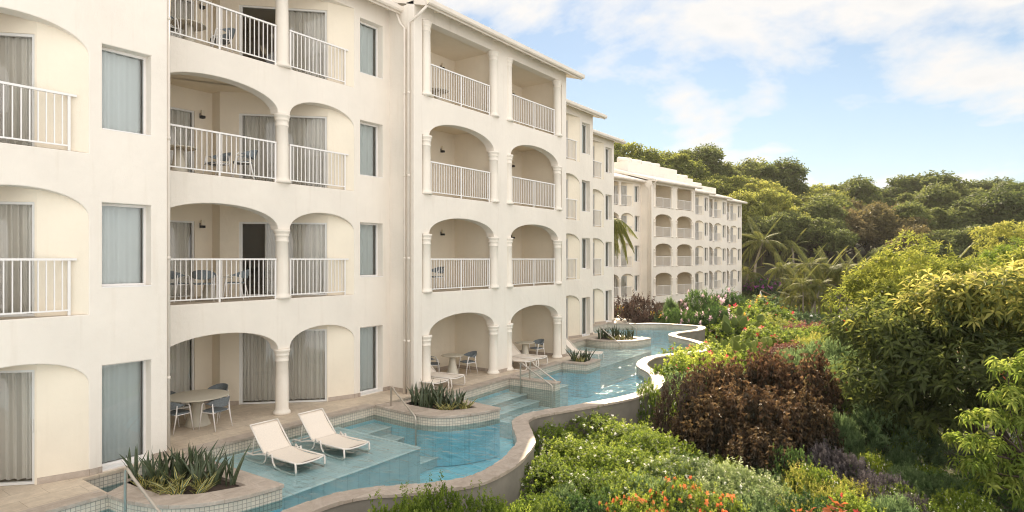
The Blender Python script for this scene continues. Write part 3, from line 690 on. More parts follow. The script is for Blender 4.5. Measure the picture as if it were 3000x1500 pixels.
# ---------------- handrails
def handrail(label,foot,top,end,endz,grp='steel pool handrails'):
    t=thing('handrail',label,'handrail',(*foot,0),0,grp); fx,fy=foot; ex,ey=end[0]-fx,end[1]-fy
    L=math.hypot(ex,ey); ux,uy=ex/L,ey/L
    P=[(0,0,-.75),(0,0,top-.07),(ux*.02,uy*.02,top-.025),(ux*.06,uy*.06,top-.005),(ux*.12,uy*.12,top-.03)]
    sl=(endz-top)/L
    P+=[(ux*L*k/6,uy*L*k/6,top+sl*L*k/6) for k in range(1,7)]
    P+=[(ux*(L+.03),uy*(L+.03),endz-.05),(ux*(L+.035),uy*(L+.035),endz-.12),(ux*(L+.035),uy*(L+.035),-.95)]
    MB().tube(P,.025,10).build('rail',M['steel'],t,True); MB().tube([(0,0,WATER_Z+.0),(0,0,WATER_Z-.02)],.045,14).build('collar',M['steel'],t,True)
handrail('steel pool handrail in front of the nearest planter',(-11.30,4.56),.66,(-9.85,4.62),.02)
handrail('steel handrail rising over the pool steps behind the two loungers',(-12.94,12.08),.56,(-11.72,11.80),-.05)
handrail('nearer steel rail of the pair at the tiled divider wall',(-12.22,17.42),.57,(-10.95,17.42),-.06)
handrail('farther steel rail of the pair at the tiled divider wall',(-12.0,17.68),.60,(-11.0,17.80),.0)
handrail('steel handrail leaning past the far rounded planter',(-14.74,28.12),.66,(-13.75,28.35),-.12)
handrail('farthest steel handrail, against the dark shrubs at the pool end',(-16.4,33.4),.78,(-15.3,33.7),.06)
# ---------------- snake plants
def snake_plant(n,h,spread,yellow,seed):
    r=random.Random(seed); m=MB()
    for i in range(n):
        a=r.uniform(0,2*PI); lean=r.uniform(.02,.32)*spread; H=h*r.uniform(.55,1.08); w=r.uniform(.055,.082)*(.85 if yellow else 1); bx,by=r.uniform(-.05,.05)*1.6,r.uniform(-.05,.05)*1.6
        tw=r.uniform(-.7,.7); f0=r.uniform(0,PI); seg=6; L=[];Rr=[];Mm=[]
        for k in range(seg+1):
            t=k/seg; wd=w*(.62+.75*t-1.37*t**2.6)*.5+.0015; z=H*t; d=lean*t**1.4*H/.5; x=bx+math.cos(a)*d; y=by+math.sin(a)*d
            f=f0+tw*t; cx,cy=math.cos(f),math.sin(f); g=.25*wd
            L.append((x-cx*wd,y-cy*wd,z)); Rr.append((x+cx*wd,y+cy*wd,z)); Mm.append((x-cy*g,y+cx*g,z))
        for k in range(seg):
            u0,u1=k/seg,(k+1)/seg
            m.add([L[k],Mm[k],Mm[k+1],L[k+1]],[(0,1,2,3)],[[(0,u0),(.5,u0),(.5,u1),(0,u1)]])
            m.add([Mm[k],Rr[k],Rr[k+1],Mm[k+1]],[(0,1,2,3)],[[(.5,u0),(1,u0),(1,u1),(.5,u1)]])
    return m.mesh('snake_plant',M['snake_leaf_yellow' if yellow else 'snake_leaf'],True)
SN=[snake_plant(9,.60,1,False,s) for s in (1,2,3)]; SY=[snake_plant(14,.30,2.2,True,s) for s in (11,12)]
def plant_snakes(poly,n,where,yl,s0):
    xs=[p[0] for p in poly]; ys=[p[1] for p in poly]; r=random.Random(s0); pts=[]; tries=0
    def inside(x,y):
        c=False; j=len(poly)-1
        for i in range(len(poly)):
            if (poly[i][1]>y)!=(poly[j][1]>y) and x<(poly[j][0]-poly[i][0])*(y-poly[i][1])/(poly[j][1]-poly[i][1])+poly[i][0]: c=not c
            j=i
        return c
    while len(pts)<n and tries<4000:
        tries+=1; x,y=r.uniform(min(xs)+.1,max(xs)-.1),r.uniform(min(ys)+.1,max(ys)-.1)
        if inside(x,y) and all((x-a)**2+(y-b)**2>(.19 if tries<2500 else .13)**2 for a,b in pts): pts.append((x,y))
    pts.sort(key=lambda p:depth(*p))
    for i,(x,y) in enumerate(pts):
        ye=i<yl
        o=inst('snake_plant',(SY if ye else SN)[i%(2 if ye else 3)],None,(x,y,-.05),r.uniform(0,6),(1,1,r.uniform(.8,1.15)))
        tag(o,('short yellow edged snake plant at the front of ' if ye else 'tall dark banded snake plant in ')+where,'plant',('yellow edged' if ye else 'tall dark')+' snake plants in '+where)
plant_snakes(S1,26,'the nearest curved planter',9,3); plant_snakes(S2,18,'the planter by the pool steps',4,4); plant_snakes(S3,7,'the small square planter',2,5); plant_snakes(S4,18,'the far rounded planter',6,6)
# ---------------- sun loungers
def lounger_proto(label,loc,rz,back=R(44),z=.36):
    """foot end at +x, sling 0.70 wide; origin on the pool floor under the middle"""
    t=thing('sun_lounger',label,'sun lounger',loc,rz,'cream sling sun loungers by the pool'); hx=-.22; q_=z/.36
    bx,bz=hx-math.cos(back)*.75,z+math.sin(back)*.75
    s=MB(); n=10
    def sheet(P,nm):
        mm=MB()
        for y0,y1 in ((-.325,.325),):
            for i in range(len(P)-1):
                (xa,za),(xb,zb)=P[i],P[i+1]; mm.quad((xa,y0,za),(xb,y0,zb),(xb,y1,zb),(xa,y1,za)); mm.quad((xa,y0,za-.018),(xa,y1,za-.018),(xb,y1,zb-.018),(xb,y0,zb-.018))
                for y in (y0,y1): mm.quad((xa,y,za),(xb,y,zb),(xb,y,zb-.018),(xa,y,za-.018))
        return mm.build(nm,M['sling'],t)
    sheet([(hx+1.17*i/n+.01,z-.035*math.sin(PI*i/n)) for i in range(n+1)],'seat')
    sheet([(hx+(bx-hx)*i/n-.05*math.sin(PI*i/n)*math.sin(back)*.6-(.06 if i==n else 0),z+(bz-z)*i/n-.03*math.sin(PI*i/n)*math.cos(back)) for i in range(n+1)],'backrest')
    f=MB()
    for y in (-.345,.345):
        f.tube([(-.98,y,.10*q_),(-.95,y,.20*q_),(-.88,y,.215*q_),(-.6,y,.21*q_),(-.42,y,.28*q_),(hx,y,z-.02),(.3,y,z-.01),(.7,y,z-.005),(.96,y,z-.0)],.02,8)
        f.tube([(hx,y*.99,z),(bx,y*.99,bz)],.017,8); f.tube([(bx+.12,y*.9,bz-.25),(-.66,y*.97,.22*q_)],.011,6)
    f.tube([(.96,-.345,z),(.975,-.2,z-.025),(.98,0,z-.03),(.975,.2,z-.025),(.96,.345,z)],.019,8); f.tube([(bx,-.345,bz),(bx,.345,bz)],.016,8); f.tube([(-.98,-.345,.10*q_),(-.98,.345,.10*q_)],.018,8)
    f.build('frame',M['lounger_frame'],t,True)
    for y in (-.36,.36):
        MB().tube([(a_,b_,c_ if c_>z-.02 else c_*q_) for a_,b_,c_ in [(.93,y,z-.01),(.955,y,.24),(.97,y,.10),(.93,y,.03),(.8,y,.012),(.45,y,.012),(.25,y,.05),(.16,y,.18),(.11,y,.30),(.02,y,z-.005),(-.06,y,.31),(-.12,y,.18),(-.2,y,.06),(-.35,y,.012),(-.8,y,.012),(-.95,y,.04),(-.98,y,.10)]],.021,8).build('leg',M['lounger_frame'],t,True)
    return t
L0=lounger_proto('cream sun lounger standing in shallow water, nearer of the two',(-12.04,8.05,-.335),0,R(45),.25)
dup(L0,(-12.02,9.28,-.335),0,'cream sun lounger standing in shallow water, farther of the two near ones')
L1=lounger_proto('cream sun lounger under the first arch of the columned block, nearer one',(-13.9,14.12,.0),R(3))
#dup(L0,(-13.9,14.12,.0),R(3),'cream sun lounger under the first arch of the columned block, nearer one',None)
dup(L1,(-13.98,14.98,.0),R(5),'cream sun lounger under the first arch of the columned block, beside the round table')
dup(L1,(-13.88,19.08,.0),R(3),'cream sun lounger under the second arch of the columned block, nearer one')
dup(L1,(-13.9,19.88,.0),R(5),'cream sun lounger under the second arch of the columned block, by the handrails')
LL=lounger_proto('cream sun lounger with raised back in the water past the columns',(-13.85,24.5,-.42),R(12),R(44))
dup(LL,(-13.85,23.35,-.42),R(6),'cream sun lounger just behind the small square planter')
dup(L0,(-16.9,31.6,-.42),R(0),'farthest cream sun lounger, behind the rounded planter')
# ---------------- chairs and tables
def chair_proto(label,loc,rz):
    """faces +x"""
    t=thing('woven_chair',label,'chair',loc,rz)
    s=MB(); n=16
    ring=[( .235*math.copysign(abs(math.cos(a))**.55,math.cos(a)), .235*math.copysign(abs(math.sin(a))**.55,math.sin(a))) for a in [2*PI*k/n for k in range(n)]]
    s.prism(ring,.425,.46); bevel(s.build('seat',M['weave_grey'],t),.012,2)
    b=MB(); N_=22; rows=[]
    for k in range(N_+1):
        a=PI*(.42+1.16*k/N_); c=math.cos(a); sd=math.sin(a); back=max(0,-c); 
        top=.655+.135*back**.8; bot=.635-.085*back**1.2; rx=.255+.035*back
        rows.append([(rx*c*1.0-.01,.275*sd,bot),(rx*c*1.0-.035*back-.012,.282*sd,(bot+top)/2),(rx*c*1.02-.06*back-.014,.285*sd,top)])
    for k in range(N_):
        for j in range(2): b.quad(rows[k][j],rows[k+1][j],rows[k+1][j+1],rows[k][j+1])
    th=.016
    for k in range(N_):
        for j in range(2): b.quad(*[(x*.94+.0,y*.945,z) for x,y,z in (rows[k][j],rows[k][j+1],rows[k+1][j+1],rows[k+1][j])])
        for j in (0,2):
            p,q=rows[k][j],rows[k+1][j]; b.quad(p,q,(q[0]*.94,q[1]*.945,q[2]),(p[0]*.94,p[1]*.945,p[2]))
    b.build('backrest',M['weave_grey'],t,True)
    for sx_,sy in ((1,1),(1,-1),(-1,1),(-1,-1)):
        if sx_>0: P=[(.085,sy*.275,.655),(.13,sy*.272,.63),(.17,sy*.265,.43),(.235,sy*.275,0)]; rr=[.014,.018,.0175,.011]
        else: P=[(-.17,sy*.255,.66),(-.185,sy*.25,.43),(-.275,sy*.265,0)]; rr=[.012,.0175,.011]
        MB().tube(P,rr,8).build('leg',M['white_metal'],t,True)
    fr=MB()
    for sy in (1,-1): fr.tube([(.17,sy*.255,.425),(-.185,sy*.245,.425)],.012,6)
    for xx in (.175,-.185): fr.tube([(xx,-.26,.425),(xx,.26,.425)],.012,6)
    fr.build('seat_frame',M['white_metal'],t,True); return t
def table_proto(label,loc,r,h,rb,name='pedestal_table'):
    t=thing(name,label,'table',loc)
    bevel(MB().lathe([(r*.96,h-.032),(r,h-.02),(r,h),(r*.2,h+.0005)],40).build('table_top',M['table_paint'],t,False),.004,1)
    MB().lathe([(rb,.0),(rb,.015),(rb*.96,.03),(rb*.62,h*.45),(rb*.47,h*.75),(rb*.45,h-.033)],28).build('pedestal',M['table_paint'],t,True); return t
tbl=table_proto('big round beige pedestal table on the near terrace with four grey chairs',(-15.45,7.90,0),.72,.74,.30)
def face(x,y,tx,ty): return math.atan2(ty-y,tx-x)
ch=chair_proto('grey woven chair beside the big round table, on the pool side',(-14.80,8.0,0),R(196))
dup(ch,(-15.32,7.33,0),R(98),'grey woven chair at the big round table, half hidden by the wall corner')
dup(ch,(-15.95,8.62,0),R(-62),'grey woven chair behind the big round table, against the beige wall')
dup(ch,(-16.3,7.6,0),R(20),'grey woven chair behind the big round table, in front of the curtained door')
tb2=table_proto('small round table under the first arch of the columned block',(-14.55,16.52,0),.40,.74,.24)
dup(ch,(-15.05,16.05,0),face(-15.05,16.05,-14.55,16.52)+.1,'grey woven chair left of the small table under the first ground arch')
dup(ch,(-14.35,17.12,0),face(-14.35,17.12,-14.55,16.52),'grey woven chair right of the small table under the first ground arch')
dup(tb2,(-14.35,20.78,0),0,'small round table under the second arch of the columned block')
dup(ch,(-14.75,20.18,0),face(-14.75,20.18,-14.35,20.78)+.1,'grey woven chair left of the small table under the second ground arch')
dup(ch,(-14.2,21.40,0),face(-14.2,21.4,-14.35,20.78),'grey woven chair right of the small table under the second ground arch')
ordn={3.1:'first floor',6.2:'second floor',9.3:'top floor'}
def balcony_set(cx,cy,z,what,big,chairs):
    tt=dup(tbl if big else tb2,(cx,cy,z+.006),0,f'round table on the {ordn[z]} {what}',.8 if big else 1)
    for i,(dx,dy,w_) in enumerate(chairs):
        dup(ch,(cx+dx,cy+dy,z+.006),face(cx+dx,cy+dy,cx,cy)+.15*i,f'grey chair {w_}, {ordn[z]} {what}')
balcony_set(-15.75,8.35,3.1,'balcony right of the nearest wall corner',True,[(.55,-.42,'nearest the railing'),(.05,-.85,'by the wall corner'),(.62,.35,'right of the table')])
balcony_set(-15.7,7.55,6.2,'balcony right of the nearest wall corner',False,[(.75,1.25,'turned to the railing'),(.05,.95,'beside the back wall')])
balcony_set(-15.6,7.75,9.3,'balcony right of the nearest wall corner',False,[(.1,-.62,'at the left end'),(.35,.62,'backed to the railing')])
balcony_set(-14.6,14.9,3.1,'balcony behind the left pair of columns',False,[(.05,.72,'beside the table')])
balcony_set(-14.7,15.9,9.3,'balcony behind the left pair of columns',False,[])
balcony_set(-14.7,19.2,9.3,'balcony behind the right pair of columns',False,[])
balcony_set(-14.7,19.7,6.2,'balcony behind the right pair of columns',False,[(.3,-.6,'backed to the railing')])
# furniture on the far wing, too small to show more than its outline
Fm=Matrix.Translation((-25.5,60.0,.26))@Matrix.Rotation(R(-9),4,'Z')
for z,fl in ((0,'lowest railed floor'),(3.1,'second railed floor'),(6.2,'third railed floor'),(9.3,'top floor')):
    for y,sd_ in ((1.9,'left'),(6.2,'right')):
        if (z,sd_)in((0,'right'),): continue
        p=Fm@Vector((-.95,y,z+.006)); dup(tb2,p,0,f'tiny table on the distant wing, {fl}, {sd_} bay')
        p=Fm@Vector((-1.0,y-.75,z+.006)); dup(ch,p,R(80),f'tiny chair on the distant wing, {fl}, {sd_} bay')
# ================================================================== GROUND, HILL, PLANTS
def inpool(x,y):
    """True on the building side of the pool's outer wall"""
    best=1e9; side=-1
    for i in range(len(OUT)-1):
        ax,ay=OUT[i]; bx,by=OUT[i+1]; dx,dy=bx-ax,by-ay; t=max(0,min(1,((x-ax)*dx+(y-ay)*dy)/(dx*dx+dy*dy)))
        d=(x-ax-t*dx)**2+(y-ay-t*dy)**2
        if d<best: best=d; side=dx*(y-ay)-dy*(x-ax)
    return side>0
def ground():
    us=np.concatenate([np.linspace(-2600,5600,70)]); ds=np.concatenate([np.linspace(2,30,29),np.linspace(32,84,40),np.linspace(86,175,46),np.array([190,215,260,340,500])])
    V=[];Fc=[]
    for d in ds:
        for u in us:
            x,y=at(u,d); z=ground_z(x,y)
            if d>180: z=ground_z(*at(u,180))-(d-180)*.12
            if x<-7.2 and y<40 and -60<y and d<60: z=min(z,-1.9)
            V.append((x,y,z))
    n=len(us)
    for i in range(len(ds)-1):
        for j in range(n-1): Fc.append((i*n+j,i*n+j+1,(i+1)*n+j+1,(i+1)*n+j))
    me=bpy.data.meshes.new('ground'); me.from_pydata(V,[],Fc); me.materials.append(M['ground']); me.polygons.foreach_set('use_smooth',[True]*len(Fc)); me.update()
    tag(link(bpy.data.objects.new('ground',me)),kind='structure')
ground()
def mound(name,u,d,w,h,hgt):
    V=[];Fc=[]; n=24; m=8; cx,cy=at(u,d)
    for i in range(m+1):
        for k in range(n):
            r=w*(i/m); a=2*PI*k/n; x,y=cx+r*math.cos(a),cy+r*math.sin(a)*.6; V.append((x,y,h+hgt*(math.cos(PI*i/m)*.5+.5)+.6*math.sin(a*3+i)))
    for i in range(m):
        for k in range(n): Fc.append((i*n+k,i*n+(k+1)%n,(i+1)*n+(k+1)%n,(i+1)*n+k))
    me=bpy.data.meshes.new(name); me.from_pydata(V,[],Fc); me.materials.append(M['far_hill']); me.polygons.foreach_set('use_smooth',[True]*len(Fc)); me.update(); tag(link(bpy.data.objects.new(name,me)),kind='structure')
simple('far_hill',(.10,.09,.05),.9,0,.4,.08)
mound('hill',2900,420,95,8,48)
def randdir(n,zmin=-1.):
    z=NR.uniform(zmin,1,n); a=NR.uniform(0,2*PI,n); r=np.sqrt(1-z*z); return np.stack([r*np.cos(a),r*np.sin(a),z],1)
def shrub_pts(n,rx,ry,h,lump=.22,seed=0,zmin=-.15,inner=.3):
    """tips on a lumpy dome that starts at the ground"""
    rs=np.random.RandomState(seed); d=randdir(n,zmin); k=7; ld=randdir(k,0); la=rs.uniform(-1,1,k)
    g=np.exp(-((1-d@ld.T)/.16))@la
    rad=1+lump*g+rs.normal(0,.05,n)-inner*rs.uniform(0,1,n)**3
    P=d*rad[:,None]*np.array([rx,ry,h*.62]); P[:,2]+=h*.36; P[:,2]=np.maximum(P[:,2],.03+.06*rs.uniform(0,1,n)); return P,d,rs
def rosettes(P,d,rs,k,L,W,ang=(25,80),up=.6,tint=None,young=.25,fold=.15,droop=.1,lv=.25):
    n=len(P); ax=unit(d+np.array([0,0,up])+rs.normal(0,.25,(n,3)))
    ref=unit(np.cross(ax,rs.normal(0,1,(n,3)))); r2=np.cross(ax,ref)
    Ps=[];Ds=[];Us=[];Ls=[];Ts=[]
    base=rs.uniform(0,.55,n) if tint is None else tint
    for i in range(k):
        a=2*PI*i*.382*1.0+rs.uniform(-.3,.3,n); t=np.radians(ang[0]+(ang[1]-ang[0])*(1-i/max(1,k-1)))+rs.normal(0,.12,n)
        rad=ref*np.cos(a)[:,None]+r2*np.sin(a)[:,None]
        D=ax*np.cos(t)[:,None]+rad*np.sin(t)[:,None]; U=ax*np.sin(t)[:,None]-rad*np.cos(t)[:,None]
        Ps.append(P+ax*(L*.5*i/k)); Ds.append(D); Us.append(U); Ls.append(L*(1-.35*i/k)*rs.uniform(1-lv,1+lv,n)); Ts.append(base+young*i/k+rs.normal(0,.07,n))
    P_,D_,U_=map(np.concatenate,(Ps,Ds,Us)); L_=np.concatenate(Ls); T_=np.concatenate(Ts)
    return P_,D_,U_,L_,L_*(W/L),T_
def leafmesh(name,args,mat,fold=.15,droop=.1):
    me=leaves(name,*args,fold=fold,droop=droop); me.materials.append(M[mat]); return me
def shrub_mesh(name,mat,n,k,L,W,rx,ry,h,seed,lump=.22,ang=(25,80),up=.6,young=.3,droop=.12,inner=.35,zmin=-.2,shoots=.16):
    P,d,rs=shrub_pts(n,rx,ry,h,lump,seed,zmin,inner); a=rosettes(P,d,rs,k,L,W,ang,up,None,young)
    ns=int(n*shoots); i_=rs.choice(n,ns,False); i_=i_[d[i_][:,2]>-.05]; m_=len(i_); sd=unit(d[i_]+np.array([0,0,1.0])+rs.normal(0,.35,(m_,3))); ln=rs.uniform(.10,.34,m_); tb=rs.uniform(.3,.75,m_)
    A=[a]
    for q in range(6):
        t=(q+.5)/6; bend=np.array([0,0,-.25])*(t*t*ln)[:,None]+rs.normal(0,.006,(m_,3)); A.append(rosettes(P[i_]+sd*(ln*t)[:,None]+bend,sd,rs,2 if q<5 else 4,L*(1.05-.35*t),W*(1.05-.3*t),(55,75),0,tb+.2*t,.1))
    a=[np.concatenate(x) for x in zip(*A)]
    return leafmesh(name,a,mat,.15,droop),(P,d,rs)
def flower_mesh(name,P,d,rs,n,size,mat,k=5,spread=.02,lift=.03):
    idx=rs.choice(len(P),min(n,len(P)),False) if len(P)>=n else np.arange(len(P)); idx=idx[d[idx][:,2]>-.05]
    Q=P[idx]*1.0+d[idx]*lift; m=len(Q); base=rs.uniform(0,1,m)
    a=rosettes(Q+rs.normal(0,spread,(m,3)),d[idx],rs,k,size,size*.7,(50,85),.7,base,.1); return leafmesh(name,a,mat,.1,0)
PROTO={}
def shrub_kind(kind,v):
    key=(kind,v)
    if key in PROTO: return PROTO[key]
    s=v*13+sum(map(ord,kind))
    fl=[]; stems=None
    if kind=='glossy': me,q=shrub_mesh('shrub','leaf_jasmine',760,9,.07,.036,1,1,1,s,.25,(15,75),.9,.55)  # dark shrub in brighter leaves, sunlight put into the leaf colour
    elif kind=='dark': me,q=shrub_mesh('shrub','leaf_dark',560,9,.085,.045,1,1,1,s,.25,(15,75),.9,.55)
    elif kind=='jasmine':
        me,q=shrub_mesh('shrub','leaf_jasmine',900,8,.075,.036,1,1,1,s,.24,(20,85),.7,.45); fl=[flower_mesh('blossom',*q,70,.05,'petal_white',6,.01,.05)]
    elif kind=='pale':
        me,q=shrub_mesh('shrub','leaf_pale',760,9,.085,.036,1,1,1,s,.2,(30,90),.4,.35); fl=[flower_mesh('blossom',*q,110,.045,'petal_white',5,.01,.05)]
    elif kind=='ixora':
        me,q=shrub_mesh('shrub','leaf_jasmine',420,7,.085,.036,1,1,1,s,.25,(20,75),.8,.35); fl=[flower_mesh('blossom',*q,58,.075,'petal_orange',13,.015,.07)]
    elif kind=='hibiscus':
        me,q=shrub_mesh('shrub','leaf_lime' if v%2 else 'leaf_jasmine',700,8,.095,.06,1,1,1,s,.25,(25,85),.6,.3); fl=[flower_mesh('blossom',*q,11,.12,'petal_red',6,.01,.07)]
    elif kind=='cream':
        me,q=shrub_mesh('shrub','leaf_olive',700,8,.085,.05,1,1,1,s,.25,(25,85),.6,.5); fl=[flower_mesh('blossom',*q,26,.085,'petal_white',9,.03,.05)]
    elif kind=='purple': me,q=shrub_mesh('shrub','leaf_purple',520,10,.105,.03,1,1,1,s,.22,(15,80),.7,.5)
    elif kind=='yellowgreen': me,q=shrub_mesh('shrub','leaf_yellow',700,9,.07,.028,1,1,1,s,.3,(20,85),.5,.1)
    elif kind=='croton':
        me,q=shrub_mesh('shrub','leaf_croton',420,8,.13,.045,1,1,1,s,.35,(20,85),.5,.3,shoots=.3)
    elif kind=='goldcroton':
        me,q=shrub_mesh('shrub','leaf_olive',420,8,.15,.055,1,1,1,s,.3,(20,80),.6,.3); fl=[flower_mesh('blossom',*q,55,.15,'petal_yellow',9,.03,.06)]
    elif kind=='oleander':
        me,q=shrub_mesh('shrub','leaf_dark',700,9,.15,.03,1,1,1,s,.28,(15,60),1.0,.6); fl=[flower_mesh('blossom',*q,30,.13,'petal_pink',9,.03,.10)]
    elif kind=='olive':
        me,q=shrub_mesh('shrub','leaf_olive',760,10,.15,.026,1,1,1,s,.25,(10,60),1.0,.45)
    elif kind=='redleaf':
        me,q=shrub_mesh('shrub','leaf_maroon',380,8,.11,.05,1,1,1,s,.3,(25,80),.6,.5)
    elif kind=='copper':
        # upright leafy spikes, each a column of hanging leaves
        P,d,rs=shrub_pts(230,1,1,1,.26,s,-.1,.25); parts=[]
        H=rs.uniform(.16,.34,len(P)); base=rs.uniform(0,.5,len(P))+.18*np.clip(d[:,0]*-.5+d[:,1]*.4,0,1)*0
        for lv in range(6):
            Q=P+np.array([0,0,1.])*(H*(lv/5-.35))[:,None]+rs.normal(0,.008,P.shape)
            parts.append(rosettes(Q,np.tile([[0,0,1.]],(len(P),1)),rs,6,.095,.052,(125,95) if lv<5 else (70,25),2.0,base*.8+.10*lv,.05))
        me=leafmesh('shrub',[np.concatenate(x) for x in zip(*parts)],'leaf_copper',.12,.25); q=(P,d,rs)
    elif kind=='bougain':
        me,q=shrub_mesh('shrub','leaf_dark',500,7,.13,.06,1,1,1,s,.35,(20,90),.4,.3); fl=[flower_mesh('blossom',*q,150,.12,'petal_purple',6,.05,.03)]
    PROTO[key]=(me,fl); return PROTO[key]
def shrub(kind,u,d,w,h,label,group=None,v=0,name='shrub',dz=0,off=(0,0),rz=None):
    x,y=at(u,d); x+=off[0]; y+=off[1]
    me,fl=shrub_kind(kind,v); sc=(w/2,w/2*rnd.uniform(.85,1.1),h)
    o=inst(name,me,None,(x,y,ground_z(x,y)-.05+dz),rnd.uniform(0,6.28) if rz is None else rz,sc); tag(o,label,'shrub',group)
    for f in fl: inst('blossom',f,o)
    return o
# the unit shrubs are about 1 m in half width, so leaf sizes above are for w about 2
# ---- foreground row under the pool wall
for i,(u,d,w,h) in enumerate(((1130,9.6,1.5,1.95),(1225,9.9,1.4,1.85),(1325,10.3,1.4,1.55),(1440,10.7,1.4,1.4),(1560,11.7,1.4,1.0),(1690,11.8,1.3,.95),(1400,10.6,1.4,.85),(1270,10.5,1.2,.80),(1560,10.6,1.4,.82))):
    nm=('first','second','third','fourth','fifth','sixth')
    shrub('glossy' if i<5 else 'dark',u,d,w,h,(f'{nm[i]} small glossy green shrub from the left along the pool wall' if i<6 else f'low dark green shrub in the front row, {("middle","left","right")[i-6]} one of three at the lower edge'),'dark green shrubs under the pool wall',i%3,off=(.25,0))
J=((1610,15.8,2.0,1.15),(1720,17.0,2.2,1.15),(1830,16.2,2.2,1.2),(1920,15.0,2.0,1.15),(1700,14.5,2.2,1.15),(1810,14.0,2.2,1.1),(1600,13.4,1.9,1.1),(1930,13.4,2.0,1.05),(1740,12.9,1.9,1.0),(1850,12.5,1.8,1.0))
JL=('beside the bend of the pool wall','behind the others, under the straight pool wall','left of the brown leaved mass','touching the brown leaved mass','in the middle of the white flowered bed','in front of the bed centre, left part','nearest the pool coping','just behind the pale variegated shrubs','above the orange blossom','between orange and pale shrubs')
for i,((u,d,w,h),l) in enumerate(zip(J,JL)): shrub('jasmine',u,d,w,h,'bright green shrub with tiny white flowers, '+l,'bright green white flowered shrubs',i%3)
for i,((u,d,w,h),l) in enumerate(zip(((2010,13.0,1.7,1.15),(2120,12.7,1.7,1.1),(2220,12.3,1.5,1.0),(2080,11.9,1.4,.95)),('left','middle','right','front'))): shrub('pale',u,d,w,h,f'pale green white speckled shrub, {l} one of its clump','pale speckled shrubs',i%2)
for i,((u,d,w,h),l) in enumerate(zip(((1860,11.4,1.3,1.12),(1990,11.6,1.4,1.22),(2110,11.3,1.2,1.12),(1930,10.7,1.2,.98),(2060,10.6,1.2,.98)),('leftmost','tallest','rightmost','lower left','lower right'))): shrub('ixora',u,d,w,h,f'shrub of orange blossom clusters, {l} in the front bed','orange flowering shrubs',i%2)
# red big leaved plant at the lower right
def bigleaf(u,d,h,label,n=26,L=.24,mat='leaf_red'):
    x,y=at(u,d); rs=np.random.RandomState(int(u)); P=np.stack([rs.normal(0,.16,n),rs.normal(0,.16,n),rs.uniform(.45,1,n)*h],1); a=rosettes(P,unit(P*np.array([1,1,.3])),rs,4,L,L*.62,(55,100),.5,rs.uniform(.1,.6,n),.3)
    o=inst('leafy_plant',leafmesh('leafy_plant',a,mat,.1,.25),None,(x,y,ground_z(x,y))); tag(o,label,'plant'); return o
bigleaf(2425,10.6,1.15,'big leaved red and orange plant at the lower edge, right of the orange blossom'); bigleaf(2290,10.7,.95,'smaller orange leaved plant beside the big red leaved one',24,.15)
# ---- brown copperleaf mass
for i,((u,d,w,h),l) in enumerate(zip(((1975,17.2,1.7,1.85),(2080,18.4,2.6,2.35),(2230,18.2,2.8,2.6),(2340,17.2,2.3,2.35),(2180,16.0,2.8,2.1),(2060,16.0,2.2,1.75),(2310,15.6,2.2,1.75),(2190,14.7,2.2,1.35)),('darker leftmost clump at the pool wall','left clump at the back','tallest clump at the back','right clump at the back','central clump','front left clump','front right clump','lowest clump at the front'))):
    shrub('croton' if i==0 else 'copper',u+32,d,w*.92,h*.94,'brown copper leaved shrub, '+l,'brown copper leaved shrubs',i%3)
for i,((u,d,w,h),l) in enumerate(zip(((2420,14.2,.95,1.2),(2480,13.9,1.05,1.1),(2580,12.9,1.1,1.0),(2660,12.0,1.05,.9),(2600,11.9,1.0,.75)),('leftmost, beside the brown shrubs','second from the left','middle of the grey clump','right end of the grey clump','front of the grey clump'))): shrub('purple',u,d,w,h,'grey purple narrow leaved shrub, '+l,'grey purple shrubs',i%2)
for i,((u,d,w,h),l) in enumerate(zip(((2360,12.9,1.3,1.0),(2440,12.2,1.2,.85),(2330,11.7,1.0,.9)),('under the grey shrubs','right','left'))): shrub('yellowgreen',u,d,w,h,f'small yellow green feathery shrub, {l} one of three','yellow green shrubs',i)
for i,((u,d,w,h),l) in enumerate(zip(((2520,11.0,1.3,1.05),(2640,10.9,1.3,.75),(2760,11.6,1.5,.7),(2740,13.2,1.6,.7),(2890,13.0,1.8,.8)),('with a red tuft','at the lower edge','below the mango trunk, left','in the shade left of the mango trunk','under the big tree, right'))): shrub('hibiscus' if i==0 else 'jasmine' if i<3 else 'dark',u,d,w,h,'low green shrub in the lower right corner, '+l,'low shrubs at the lower right',i%3)
# ---- small fillers that knit the beds together
fr=random.Random(4)
for i,(u,d,k) in enumerate(((1545,14.6,'dark'),(1650,12.4,'olive'),(1770,12.1,'dark'),(1900,12.3,'olive'),(2010,14.1,'dark'),(2130,14.0,'jasmine'),(2250,13.4,'olive'),(2310,13.8,'dark'),(2390,13.2,'jasmine'),(2530,14.6,'olive'),(2460,15.4,'olive'),(2440,16.8,'jasmine'),(2350,19.6,'jasmine'),(1890,18.9,'jasmine'),(2000,19.8,'olive'),(2470,11.4,'jasmine'),(2600,11.2,'olive'),(2700,11.9,'jasmine'),(2200,11.6,'olive'),(2380,11.2,'dark'),(2680,13.4,'olive'),(2820,12.2,'jasmine'),(2540,17.5,'olive'),(2440,19.2,'olive'),(2560,14.2,'jasmine'),(2640,14.6,'olive'),(2720,14.0,'jasmine'),(2500,13.0,'yellowgreen'),(2610,12.6,'jasmine'),(2770,13.0,'olive'),(2860,11.6,'jasmine'),(2680,15.8,'jasmine'),(2085,14.6,'jasmine'),(2290,14.9,'jasmine'),(2020,18.2,'jasmine'),(2400,17.3,'olive'),(2150,19.4,'dark'))):
    shrub(k,u,d,fr.uniform(.8,1.3),fr.uniform(.75,1.15)+(.6 if d>15 else 0),'small loose green shrub filling a gap between the larger beds','small green filler shrubs',i%3)
